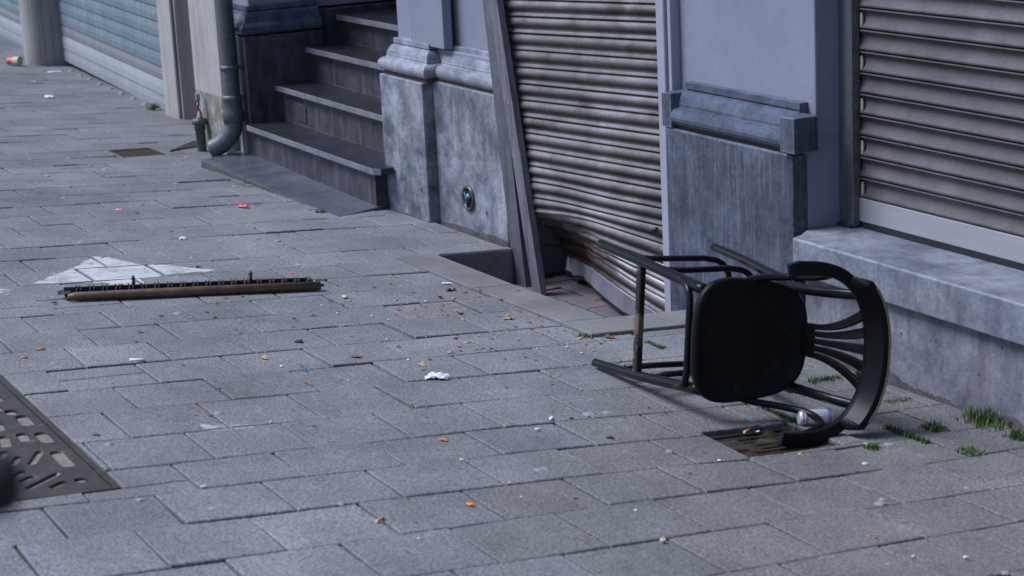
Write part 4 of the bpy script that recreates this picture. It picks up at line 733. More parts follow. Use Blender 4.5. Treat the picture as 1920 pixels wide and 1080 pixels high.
# ---------------------------------------------------------------- drains and manhole
def drain(quad, nb, mat, lab, depth=.03):
    q = [Vector((x, y, 0)) for x, y in quad]; cx = sum(p.x for p in q) / 4; cy = sum(p.y for p in q) / 4
    e = empty('drain_grate', (cx, cy, gz(cx, cy)), lab, 'drain')
    def P(u, v, dz=0):
        p = q[0].lerp(q[1], u).lerp(q[3].lerp(q[2], u), v); return (p.x, p.y, gz(p.x, p.y) + dz)
    def slab(m, u0, u1, v0, v1, z0, z1):
        vs = [P(u0, v0, z0), P(u1, v0, z0), P(u1, v1, z0), P(u0, v1, z0), P(u0, v0, z1), P(u1, v0, z1), P(u1, v1, z1), P(u0, v1, z1)]
        m.add(vs, [[3, 2, 1, 0], [4, 5, 6, 7], [0, 1, 5, 4], [1, 2, 6, 5], [2, 3, 7, 6], [3, 0, 4, 7]])
    m = MB(); w_ = .07
    slab(m, 0, 1, 0, w_, -.06, -depth * .55); slab(m, 0, 1, 1 - w_, 1, -.06, -depth * .55); slab(m, 0, w_, w_, 1 - w_, -.06, -depth * .55); slab(m, 1 - w_, 1, w_, 1 - w_, -.06, -depth * .55)
    m.build('frame', mat, e, bevel=.002)
    for i in range(nb):
        u = w_ + .02 + (1 - 2 * w_ - .04) * (i + .5) / nb; m = MB(); h = .26 / nb
        slab(m, u - h, u + h, w_ + .002, 1 - w_ - .002, -.05, -depth * .7); m.build('bar', mat, e, bevel=.003)
    m = MB(); slab(m, 0, 1, 0, 1, -.12, -depth - .016); m.build('pit', SILT, e)
    if depth > .02:
        m = MB(); r_ = random.Random(6); n = 26; vs = []
        H_ = [[r_.gauss(0, 1) for _ in range(n)] for _ in range(n)]
        for _ in range(3): H_ = [[(H_[i][j] * 2 + H_[max(i - 1, 0)][j] + H_[min(i + 1, n - 1)][j] + H_[i][max(j - 1, 0)] + H_[i][min(j + 1, n - 1)]) / 6 for j in range(n)] for i in range(n)]
        for i in range(n):
            for j in range(n):
                u, v = i / (n - 1), j / (n - 1); vs.append(P(.03 + .94 * u, .03 + .94 * v, -depth * .7 - .004 + .016 * H_[i][j] + (.005 * (abs(v - .5) * 2) ** 2)))
        m.add(vs, [[i * n + j, i * n + n + j, i * n + n + j + 1, i * n + j + 1] for i in range(n - 1) for j in range(n - 1)], 0, True)
        m.build('silt', SILT, e, recalc=False)
    return e
drain(DRAIN, 7, GRATE, 'square rusty drain grate under the fallen bar stool')
drain(DRAIN2, 8, IRON, 'small dark drain grate on the far pavement left of the conduit', .012)

mh = empty('manhole_cover', (-5.9, .9, gz(-5.9, .9)), 'large cast iron access cover with raised oblong pattern at the left edge', 'manhole cover')
def gp(x, y, dz): return (x, y, gz(x, y) + dz)
def gslab(m, x0, x1, y0, y1, z0, z1, mi=0):
    m.prism([(x0, y0), (x1, y0), (x1, y1), (x0, y1)], lambda x, y: gz(x, y) + z0, lambda x, y: gz(x, y) + z1, mi)
m = MB(); x0, x1, y0, y1 = -6.775, -5.095, .405, 1.32
gslab(m, x0, x1, y1 - .018, y1, -.04, .001); gslab(m, x0, x1, y0, y0 + .018, -.04, .001); gslab(m, x0, x0 + .018, y0 + .018, y1 - .018, -.04, .001); gslab(m, x1 - .018, x1, y0 + .018, y1 - .018, -.04, .001)
m.build('frame', IRON, mh, bevel=.003)
def stadium(cx, cy, L, W, ang, n=7):
    P = []
    for s, a0 in ((1, -math.pi / 2), (-1, math.pi / 2)):
        for k in range(n + 1):
            a = a0 + math.pi * k / n; P.append((s * (L / 2 - W / 2) + W / 2 * math.cos(a), W / 2 * math.sin(a)))
    c, s_ = math.cos(ang), math.sin(ang)
    return [(cx + x * c - y * s_, cy + x * s_ + y * c) for x, y in P]
POCK = [(-6.374, 1.298, -6.273, 1.29, 0), (-6.175, 1.283, -6.055, 1.277, 0), (-5.972, 1.274, -5.837, 1.266, 0), (-5.754, 1.277, -5.624, 1.276, 0), (-5.533, 1.268, -5.353, 1.264, 0), (-6.114, 1.227, -6.044, 1.222, 1), (-5.937, 1.225, -5.837, 1.217, 1), (-5.767, 1.224, -5.663, 1.215, 1), (-5.759, 1.17, -5.63, 1.148, 1), (-5.92, 1.186, -5.812, 1.174, 1), (-5.418, 1.168, -5.551, 1.229, 2), (-5.431, 1.118, -5.521, 1.16, 2), (-5.41, 1.206, -5.419, 1.229, 1), (-5.317, 1.094, -5.371, 1.141, 2), (-5.265, 1.103, -5.31, 1.149, 2), (-5.192, 1.102, -5.306, 1.219, 2), (-5.174, 1.161, -5.221, 1.217, 2), (-5.232, 1.255, -5.193, 1.259, 1), (-5.314, 1.059, -5.39, 1.101, 2), (-5.509, 1.099, -5.593, 1.139, 2)]

HOLES = []
def seg_pts(p): return [(p[0] + (p[2] - p[0]) * t / 6, p[1] + (p[3] - p[1]) * t / 6) for t in range(7)]
def try_pocket(ax, ay, bx, by, w_):
    W = (.046, .038, .026)[w_]; L = max(math.hypot(bx - ax, by - ay), W * 1.25)
    a_ = math.atan2(by - ay, bx - ax); cx, cy = (ax + bx) / 2, (ay + by) / 2
    ex, ey = (L - W) / 2 * math.cos(a_), (L - W) / 2 * math.sin(a_); me_p = (cx - ex, cy - ey, cx + ex, cy + ey)
    if min(p[1] for p in seg_pts(me_p)) - W / 2 < y0 + .05 or max(p[1] for p in seg_pts(me_p)) + W / 2 > y1 - .030 or me_p[0] - W < x0 + .05 or me_p[2] + W > x1 - .05: return
    for q, Wq in HOLES_AX:
        if min(math.dist(a, b) for a in seg_pts(me_p) for b in seg_pts(q)) < (W + Wq) / 2 + .006: return
    HOLES_AX.append((me_p, W)); HOLES.append(stadium(cx, cy, L, W, a_))
HOLES_AX = []
for p_ in POCK: try_pocket(p_[0], p_[1] - .014, p_[2], p_[3] - .014, p_[4])
rr = random.Random(2)
for r_ in range(9):
    for c_i in range(17):
        xx = -6.68 + c_i * .095 + (r_ % 2) * .04; yy = 1.24 - r_ * .088
        L = rr.choice((.05, .07, .09)); a_ = rr.choice((0, .9, 1.1)) if xx > -5.7 else 0
        try_pocket(xx - L / 2 * math.cos(a_), yy - L / 2 * math.sin(a_), xx + L / 2 * math.cos(a_), yy + L / 2 * math.sin(a_), 1 if a_ == 0 else 2)
bm = bmesh.new(); E_ = []
def loop_(P):
    vs = [bm.verts.new((x, y, 0)) for x, y in P]; E_.extend(bm.edges.new((vs[k], vs[(k + 1) % len(vs)])) for k in range(len(vs)))
xa_, xb_, ya_, yb_ = x0 + .021, x1 - .021, y0 + .021, y1 - .021
loop_([(xa_ + (xb_ - xa_) * k / 12, ya_) for k in range(12)] + [(xb_, ya_ + (yb_ - ya_) * k / 6) for k in range(6)] + [(xb_ - (xb_ - xa_) * k / 12, yb_) for k in range(12)] + [(xa_, yb_ - (yb_ - ya_) * k / 6) for k in range(6)])
for P in HOLES: loop_(P)
bmesh.ops.triangle_fill(bm, use_beauty=True, use_dissolve=False, edges=E_)
m = MB(); bm.verts.index_update()
m.add([gp(v.co.x, v.co.y, -.001) for v in bm.verts], [[v.index for v in (f.verts if f.normal.z >= 0 else reversed(f.verts))] for f in bm.faces]); bm.free()
for P in HOLES:
    n = len(P); cx = sum(p[0] for p in P) / n; cy = sum(p[1] for p in P) / n
    Q = [(cx + (x - cx) * .93, cy + (y - cy) * .88) for x, y in P]
    m.add([gp(x, y, -.001) for x, y in P] + [gp(x, y, -.0092) for x, y in Q], [[k, n + k, n + (k + 1) % n, (k + 1) % n] for k in range(n)])
    m.add([gp(x, y, -.009) for x, y in Q], [list(range(n))], 1)
m.build('patterned_plate', [IRON, SAND], mh, recalc=False)

# ---------------------------------------------------------------- rusty rail on the pavement
A_, B_ = Vector((-7.613, 1.838, 0)), Vector((-7.411, 2.818, 0))
A_.z = gz(A_.x, A_.y); B_.z = gz(B_.x, B_.y)
RR = empty('rusty_metal_rail', A_, 'long rusty rail with rows of small leaf plates and two finials lying by the arrow', 'metal rail')
dx_ = (B_ - A_); Ln = dx_.length; dx_.normalize(); up_ = Vector((0, 0, 1)); sid = up_.cross(dx_).normalized()      # sid points to -X (away from the camera)
if sid.x > 0: sid = -sid
def rp(s, d, h): return A_ + dx_ * s + sid * d + up_ * h
def rbox(m, s0, s1, d0, d1, h0, h1):
    vs = [rp(s, d, h) for h in (h0, h1) for s, d in ((s0, d0), (s1, d0), (s1, d1), (s0, d1))]
    m.add(vs, [[3, 2, 1, 0], [4, 5, 6, 7], [0, 1, 5, 4], [1, 2, 6, 5], [2, 3, 7, 6], [3, 0, 4, 7]])
m = MB(); m.tube([rp(.0, .012, .018), rp(.03, .012, .019), rp(Ln * .5, .012, .02), rp(Ln + .005, .012, .021)], [.010, .017, .019, .018], 10); m.build('front_bar', RUST, RR)
m = MB(); m.tube([rp(Ln, .012, .022), rp(Ln + .02, .012, .022)], .006, 6); m.build('end_pin', RUSTD, RR)
m = MB(); rbox(m, -.01, Ln - .03, .085, .091, .004, .040); rbox(m, -.01, Ln - .03, .03, .085, .002, .006); m.build('back_plate', RUSTD, RR, bevel=.001, seg=1)
for i in range(19):
    s = .03 + (Ln - .08) * i / 18
    m = MB()
    for q in (0, .014):
        vs = [rp(s + q, .03, .01), rp(s + q + .010, .03, .044), rp(s + q + .004, .055, .054), rp(s + q + .012, .083, .044), rp(s + q + .002, .083, .008)]
        vs += [v + dx_ * .003 for v in vs]; n = 5
        m.add(vs, [list(range(5)), list(range(5, 10))[::-1]] + [[k, (k + 1) % 5, 5 + (k + 1) % 5, 5 + k] for k in range(5)])
    m.build('leaf_plate', RUSTD, RR)
for s in (.265, .735):
    m = MB(); c = rp(s, .075, .042); m.lathe([(.0, .040), (.004, .038), (.007, .031), (.009, .023), (.005, .016), (.008, .011), (.008, .005), (.006, .003), (.006, -.012)], tuple(c), 12); m.build('finial', RUST, RR)
m = MB(); c = rp(-.035, .07, .012); m.add([c, c + dx_ * .05 + up_ * .006, c + dx_ * .05 + up_ * .02 + sid * .02, c + up_ * .012 + sid * .015], [[0, 1, 2, 3]]); m.add([v + sid * .003 + up_ * .002 for v in [c, c + dx_ * .05 + up_ * .006, c + dx_ * .05 + up_ * .02 + sid * .02, c + up_ * .012 + sid * .015]], [[3, 2, 1, 0]])
m.build('torn_end', RUSTD, RR)

# ---------------------------------------------------------------- fallen bar stool
CR = Matrix(((-0.041, -0.1246, 0.9914), (0.1112, -0.9866, -0.1194), (0.993, 0.1054, 0.0543)))
c0 = CR.col[0].normalized(); c1 = (CR.col[1] - c0 * c0.dot(CR.col[1])).normalized(); c2 = c0.cross(c1)
CH = bpy.data.objects.new('bar_stool', None); COL.objects.link(CH); CH.empty_display_size = .2
CH.matrix_world = Matrix(((c0.x, c1.x, c2.x, -5.7605), (c0.y, c1.y, c2.y, 3.3991), (c0.z, c1.z, c2.z, -.0979), (0, 0, 0, 1)))
tag(CH, 'black wooden bar stool with fan back and curved arms lying on its side', 'bar stool')
def bez(pts, n=8):
    pts = [Vector(p) for p in pts]; out = []
    for i in range(len(pts) - 1):
        p0 = pts[max(i - 1, 0)]; p1 = pts[i]; p2 = pts[i + 1]; p3 = pts[min(i + 2, len(pts) - 1)]
        for k in range(n):
            t = k / n; out.append(.5 * ((2 * p1) + (p2 - p0) * t + (2 * p0 - 5 * p1 + 4 * p2 - p3) * t * t + (3 * p1 - p0 - 3 * p2 + p3) * t ** 3))
    out.append(pts[-1]); return out
# seat
def seat_ring(z, grow):
    P = []
    for k in range(48):
        a = 2 * math.pi * k / 48; c, s_ = math.cos(a), math.sin(a); e_ = 2 / 3.3
        u = math.copysign(abs(c) ** e_, c); v = math.copysign(abs(s_) ** e_, s_)
        y = -.008 + v * .188; hw = .178 - .030 * (1 - (v + 1) / 2)
        hw = .213 - .042 * (1 - v) / 2
        P.append((u * hw * (1 + grow / .19), -.012 + v * (.198 + grow), z))
    return P
m = MB(); rings = [(.715, -.014), (.718, -.004), (.728, .0), (.742, .0), (.750, -.004), (.752, -.010), (.7505, -.018), (.747, -.026), (.744, -.06), (.7425, -.11), (.742, -.18)]
for z, gr_ in rings: m.v += seat_ring(z, gr_)
for i in range(len(rings) - 1):
    for k in range(48): m.f.append([i * 48 + k, i * 48 + (k + 1) % 48, (i + 1) * 48 + (k + 1) % 48, (i + 1) * 48 + k]); m.mi.append(0); m.sm.append(True)
m.f.append(list(range(48))[::-1]); m.mi.append(0); m.sm.append(False); m.f.append([len(rings) * 48 - 48 + k for k in range(48)]); m.mi.append(0); m.sm.append(True)
m.build('seat', BLACKS, CH)
for sx in (1, -1):
    m = MB(); m.tube(bez([(sx * .206, .196, 0), (sx * .186, .174, .36), (sx * .156, .140, .722)], 6), [.0145 + .0045 * k / 12 for k in range(13)], 14); m.build('leg', BLACKP, CH)
    m = MB(); m.tube(bez([(sx * .188, -.238, 0), (sx * .181, -.212, .3), (sx * .172, -.192, .5), (sx * .166, -.182, .712)], 6), [.0145 + .0035 * k / 18 for k in range(19)], 14); m.build('leg', BLACKP, CH)
    m = MB(); m.tube(bez([(sx * .160, -.170, .70), (sx * .160, -.190, .80), (sx * .166, -.228, .90), (sx * .172, -.270, .972)], 5), [.018, .018, .018, .017, .017] + [.016] * 11, 12, squash=(1, .8)); m.build('back_post', BLACKP, CH)
    m = MB(); m.tube(bez([(sx * .178, .035, .735), (sx * .196, -.03, .745), (sx * .205, -.11, .80), (sx * .215, -.165, .875), (sx * .232, -.165, .945), (sx * .246, -.11, .972), (sx * .254, -.045, .985)], 6), .0115, 10); m.build('arm_support', BLACKP, CH)
# footrest and stretchers
m = MB(); m.add([(x, y, z) for z in (.293, .327) for x, y in ((-.183, .165), (.183, .165), (.183, .188), (-.183, .188))], [[3, 2, 1, 0], [4, 5, 6, 7], [0, 1, 5, 4], [1, 2, 6, 5], [2, 3, 7, 6], [3, 0, 4, 7]]); m.build('footrest', BLACKW, CH, bevel=.005)
for z in (.20, .395):
    f = .196 - .2 * (.062) * (z / .2) * 1.0
    hw = .196 - .055 * z; rw = .19 - .03 * z
    pts = [(hw, .185 - .06 * z, z)] + [(hw - .004, .05, z), (rw - .004, -.10, z)]
    for k in range(1, 6):
        a = math.pi / 2 * k / 5; pts.append((rw - .008 - .075 * (1 - math.cos(a)), -.125 - .075 * math.sin(a), z))
    full = [Vector(p) for p in pts] + [Vector((-p[0], p[1], p[2])) for p in pts[::-1]]
    m = MB(); m.tube(full, .0105, 10); m.build('stretcher', BLACKP, CH)
# arched brace under the seat front
pts = [(.174, .160, .57), (.168, .163, .61), (.152, .166, .648), (.122, .168, .668), (.08, .169, .673)]
m = MB(); m.tube(bez(pts + [(-p[0], p[1], p[2]) for p in pts[::-1]], 4), .0115, 10); m.build('seat_brace', BLACKP, CH)
# fan back: base block, five slats
bp_ = empty_ = None
SPL = MB()
def slab_bar(m, pts, w, t, up=None):
    """flat bar through pts: width w[i] across x-ish, thickness t along normal"""
    n = len(pts); vs = []
    for i, p in enumerate(pts):
        p = Vector(p); tg = (Vector(pts[min(i + 1, n - 1)]) - Vector(pts[max(i - 1, 0)])).normalized()
        nb = Vector((0, -1, .25)).normalized(); nb = (nb - tg * nb.dot(tg)).normalized(); wd = tg.cross(nb).normalized()
        ww = w[i] / 2
        vs += [p - wd * ww - nb * t / 2, p + wd * ww - nb * t / 2, p + wd * ww + nb * t / 2, p - wd * ww + nb * t / 2]
    fs = [[i * 4 + k, i * 4 + (k + 1) % 4, i * 4 + 4 + (k + 1) % 4, i * 4 + 4 + k] for i in range(n - 1) for k in range(4)]
    m.add(vs, fs, 0, False); m.add(vs, [[3, 2, 1, 0], [n * 4 - 4, n * 4 - 3, n * 4 - 2, n * 4 - 1]])
slab_bar(SPL, [(0, -.190, .735), (0, -.198, .765), (0, -.206, .79)], [.095, .105, .108], .018)
sp = SPL.build('splat', BLACKS, CH, bevel=.002)
ORG[sp.name] = Vector((0, 0, 0))
for k, tx in enumerate((-2, -1, 0, 1, 2)):
    xb_ = tx * .0225; xt_ = tx * .058
    P = []
    for q in range(9):
        t = q / 8; P.append((xb_ + (xt_ - xb_) * t ** 2.0, -.205 - (.300 - .205 - abs(tx) ** 2 * .0055) * t, .785 + .19 * t))
    m = MB(); slab_bar(m, P, [.017 + .018 * (q / 8) ** 1.2 for q in range(9)], .013); m.build('slat', BLACKS, sp, bevel=.002)
# curved arm bow (flat board) and crest
def bow_pt(a, r_=0, z=0):
    # a from -pi (lower arm) .. 0: ellipse in xy, arms reach forward
    return None
m = MB(); mc = MB()
path = []
NA = 90
for k in range(NA + 1):
    a = math.pi * k / NA                      # 0 -> +x side, pi -> -x side
    x = math.copysign(.262 * abs(math.cos(a)) ** .86, math.cos(a)); y = -.055 - .236 * max(0, math.sin(a)) ** .84
    path.append(Vector((x, y, .982 + .014 * abs(math.cos(a)) ** 3)))
path = [Vector((.255, .005, 1.0))] + [Vector((.264, -.028, .998))] + path + [Vector((-.264, -.028, .998)), Vector((-.255, .005, 1.0))]
def board(m, path, win, wout, z0, z1, i0=0, i1=None):
    i1 = i1 or len(path); sub = path[i0:i1]; n = len(sub); vs = []
    for i, p in enumerate(sub):
        gi = i + i0
        tg = (path[min(gi + 1, len(path) - 1)] - path[max(gi - 1, 0)]); tg.z = 0; tg.normalize(); o_ = Vector((-tg.y, tg.x, 0))
        if o_.dot(Vector((p.x, p.y + .05, 0))) < 0: o_ = -o_
        wi = win(i / (n - 1)); wo_ = wout(i / (n - 1)); a0 = z0(i / (n - 1)); a1 = z1(i / (n - 1))
        vs += [p - o_ * wi[0] + Vector((0, 0, a0)), p + o_ * wo_[0] + Vector((0, 0, a0)), p + o_ * wo_[1] + Vector((0, 0, a1)), p - o_ * wi[1] + Vector((0, 0, a1))]
    fs = [[i * 4 + k, i * 4 + (k + 1) % 4, i * 4 + 4 + (k + 1) % 4, i * 4 + 4 + k] for i in range(n - 1) for k in range(4)]
    m.add(vs, fs, 0, False); m.add(vs, [[3, 2, 1, 0], [n * 4 - 4, n * 4 - 3, n * 4 - 2, n * 4 - 1]])
c_ = lambda v: (lambda t: v)
board(m, path, lambda t: (.013 + .011 * abs(2 * t - 1) ** 2,) * 2, c_((.021, .021)), c_(-.012), c_(.012))
m.build('armrest', BLACKC, CH, bevel=.005, seg=3)
lo, hi = 19, len(path) - 19
edge = lambda t: min(1, min(t, 1 - t) / .07)
board(mc, path, lambda t: (.014, -.012 + .0), lambda t: (.019, .036 * edge(t) + .015 * (1 - edge(t)) ), c_(.0125), lambda t: .026 + .042 * edge(t), lo, hi)
cr = mc.build('crest_rail', BLACKC, CH, bevel=.005, seg=3)
me_ = MB()
board(me_, path, lambda t: (-.030, -.030), lambda t: (.0375, .0375), c_(.0655), c_(.070), lo + 7, hi - 7)
we = me_.build('worn_edge', TANE, cr, bevel=.001, seg=1)
LITTER=[
 ('butt', -6.819, 1.532, 0.03, 0, 'orange cigarette butt lying left of the white paper tube'),
 ('butt', -4.907, 3.226, 0.026, 2, 'orange cigarette butt on the rusty drain under the bar stool'),
 ('butt', -4.623, 3.227, 0.024, 2.4, 'white and orange cigarette butt by the tip of the stool arm'),
 ('butt', -4.524, 1.841, 0.026, 2.2, 'orange and white cigarette butt caught in the open paver joint'),
 ('butt', -11.829, 3.221, 0.028, 0.2, 'orange cigarette butt in front of the far drain grate'),
 ('butt', -6.713, 1.447, 0.024, 0.3, 'short brown cigarette butt near the left edge, above the iron cover'),
 ('paper', -6.513, 1.79, 0.055, 0, 'thin white rolled paper strip on the pavers'),
 ('paper', -7.345, 3.357, 0.05, 0, 'flat white paper sliver right of the rusty rail'),
 ('paper', -8.153, 3.918, 0.022, 0, 'small cream stub on the edge of the dark kerb block'),
 ('paper', -7.989, 2.948, 0.03, 0, 'small cream paper stub behind the right end of the rusty rail'),
 ('paper', -17.615, 4.337, 0.14, 0, 'long white strip in front of the far rounded pillar'),
 ('paper', -16.781, 3.948, 0.05, 0, 'small white scrap near the far rounded pillar'),
 ('paper', -10.33, 3.474, 0.035, 0, 'thin pale yellow sliver near the doorstep slab'),
 ('tissue', -5.854, 2.62, 0.085, 0, 'crumpled white tissue lying on a paver joint'),
 ('tissue', -15.388, 3.73, 0.09, 0, 'crumpled white and blue wrapper on the far pavement'),
 ('tissue', -8.814, 2.692, 0.04, 0, 'small white crumpled scrap above the rusty rail'),
 ('scrap_red', -9.613, 3.272, 0.075, 0, 'torn red plastic scrap near the doorstep slab'),
 ('scrap_red', -7.806, 2.841, 0.025, 0, 'tiny red and white scrap behind the rusty rail'),
 ('scrap_pink', -9.76, 2.661, 0.045, 0, 'pink crumpled scrap on the far pavers'),
 ('scrap_blue', -6.158, 2.265, 0.018, 0, 'tiny blue plastic chip in a paver joint'),
 ('scrap_orange', -4.545, 2.108, 0.03, 0, 'bright orange scrap in the foreground'),
 ('scrap_orange', -5.157, 2.314, 0.03, 0, 'flat orange brown flake in the mid foreground'),
 ('scrap_orange', -3.858, 2.915, 0.018, 0, 'orange crumb near the bottom right corner'),
 ('scrap_black', -7.064, 3.542, 0.028, 0, 'small black plastic cap on the well kerb'),
 ('scrap_black', -6.933, 3.41, 0.03, 0, 'crumpled black scrap beside the well kerb'),
 ('scrap_black', -4.978, 2.782, 0.026, 0, 'small black and red scrap in the foreground'),
 ('scrap_black', -9.882, 2.822, 0.02, 0, 'small black fleck on the far pavers'),
 ('pebble', -7.229, 2.851, 0.034, 0, 'pale beige pebble just below the right end of the rusty rail'),
 ('pebble', -5.231, 2.72, 0.026, 0, 'round white pebble left of the stool'),
 ('pebble', -5.139, 2.623, 0.02, 0, 'grey white pebble below the round white one'),
 ('pebble', -4.433, 3.318, 0.024, 0, 'cream pebble right of the drain'),
 ('pebble', -4.609, 3.452, 0.02, 0, 'tan pebble in the grass right of the drain'),
 ('pebble', -4.99, 1.521, 0.022, 0, 'golden pebble at the tip of a cracked paver'),
 ('pebble', -4.063, 2.412, 0.026, 0, 'cream pebble in a joint at the bottom'),
 ('pebble', -4.933, 2.27, 0.02, 0, 'cream pebble left on a joint in the foreground'),
 ('pebble', -3.634, 3.021, 0.016, 0, 'pale blue white pebble in the bottom right corner'),
 ('pebble', -3.696, 2.909, 0.013, 0, 'small white pebble near the bottom right corner'),
 ('leaf', -6.245, 2.495, 0.045, 0, 'brown dead leaf curled on the pavers below the well kerb'),
 ('leaf', -6.596, 3.268, 0.05, 0, 'largest tan leaf in the litter in front of the well'),
 ('leaf', -6.051, 2.651, 0.04, 0, 'yellow leaf piece behind the white tissue'),
 ('leaf', -6.379, 2.2, 0.035, 0, 'yellow leaf fragment right of the white paper strip'),
 ('leaf', -6.163, 3.458, 0.05, 0, 'dark brown twig like leaf on the right corner of the kerb'),
 ('leaf', -7.205, 3.308, 0.06, 0, 'thin brown twig with leaves below the white sliver'),
 ('leaf', -7.132, 3.418, 0.035, 0, 'orange brown leaf right of the thin twig'),
 ('leaf', -7.203, 2.781, 0.03, 0, 'dark brown leaf below the rail end'),
 ('leaf', -6.962, 1.933, 0.03, 0, 'dark brown leaf bit below the rusty rail'),
]
GUM= [(-5.734, 1.816), (-5.526, 1.409), (-4.961, 1.334), (-4.803, 1.481), (-5.245, 2.923), (-4.792, 2.877), (-4.584, 3.518), (-4.111, 3.421), (-4.098, 3.114), (-4.703, 1.805), (-5.915, 3.666), (-14.506, 3.745), (-13.039, 3.541), (-14.313, 4.761), (-13.495, 3.062), (-11.81, 2.941), (-10.501, 2.66), (-11.132, 2.647), (-11.612, 3.616), (-10.552, 3.211), (-10.308, 2.523), (-4.759, 2.426), (-4.762, 2.445), (-3.508, 3.039), (-4.127, 3.145), (-11.479, 2.987), (-8.598, 3.077), (-5.25, 2.864)]
WEEDS=[
  (-6.220,3.508,0.3,0.02,'h'),
  (-5.987,3.548,0.12,0.016,'v'),
  (-4.635,3.965,0.22,0.075,'t'),
  (-4.397,3.672,0.1,0.03,'t'),
  (-4.447,3.898,0.1,0.05,'t'),
  (-4.665,3.749,0.1,0.03,'t'),
  (-4.640,3.627,0.22,0.02,'v'),
  (-4.587,3.455,0.08,0.025,'t'),
  (-9.310,3.580,0.08,0.025,'t'),
  (-14.278,4.230,0.14,0.07,'t'),
  (-5.027,3.425,0.2,0.018,'v'),
  (-5.304,3.804,0.12,0.02,'h'),
  (-4.823,3.588,0.05,0.02,'t'),
  (-6.297,3.815,0.1,0.016,'t'),
  (-4.977,3.859,0.1,0.012,'h'),
  (-5.268,3.917,0.05,0.05,'t'),
  (-10.401,3.570,0.06,0.02,'t'),
  (-4.165,3.574,0.2,0.006,'h'),
]
# ---------------------------------------------------------------- litter
def local_build(m, name, mats, x, y, label, cat, group=None, rot=0, z=None, bevel=0, parent=None):
    o = m.build(name, mats, bevel=bevel)
    o.location = (x, y, gz(x, y) + .0015 if z is None else z); o.rotation_euler[2] = rot
    return tag(o, label, cat, group)
def blob(s, flat, seed, n=7, sub=2):
    bm = bmesh.new(); bmesh.ops.create_icosphere(bm, subdivisions=sub, radius=s / 2); r_ = random.Random(seed)
    for v in bm.verts:
        k = 1 + r_.uniform(-.28, .28); v.co = Vector((v.co.x * k, v.co.y * k * .75, v.co.z * flat * (1 + r_.uniform(-.3, .3))))
    zmin = min(v.co.z for v in bm.verts)
    m = MB(); m.add([(v.co.x, v.co.y, v.co.z - zmin) for v in bm.verts], [[v.index for v in f.verts] for f in bm.faces], 0, False); bm.free(); return m
def leaf(s, seed):
    r_ = random.Random(seed); m = MB(); n = 6; vs = []
    for i in range(n + 1):
        t = i / n; w_ = s * .28 * math.sin(math.pi * min(1, t * .95 + .04)) ** .7; c_z = s * (.10 + .22 * math.sin(t * 3 + r_.random())) * abs(r_.uniform(.4, 1))
        vs += [(s * (t - .5), -w_, max(0, c_z * r_.uniform(.3, 1.2))), (s * (t - .5), 0, c_z * .35), (s * (t - .5), w_, max(0, c_z * r_.uniform(.3, 1.3)))]
    m.add(vs, [[i * 3 + k, i * 3 + 3 + k, i * 3 + 4 + k, i * 3 + 1 + k] for i in range(n) for k in range(2)], 0, True)
    return m
def sheet(w_, h_, seed, lift):
    r_ = random.Random(seed); m = MB(); n = 9; vs = []
    for i in range(n):
        for j in range(n):
            u, v = i / (n - 1) - .5, j / (n - 1) - .5
            e = 1 - .35 * r_.random() * (abs(u) > .4 or abs(v) > .4)
            z = lift * max(0, (math.sin(u * 9 + seed) * math.cos(v * 11 + seed * 2) * .5 + .5) * (1 - 1.6 * (u * u + v * v)) + r_.uniform(-.12, .12))
            vs.append((u * w_ * e, v * h_ * e, .001 + z))
    m.add(vs, [[i * n + j, i * n + n + j, i * n + n + j + 1, i * n + j + 1] for i in range(n - 1) for j in range(n - 1)], 0, True)
    return m
lab_of = {}
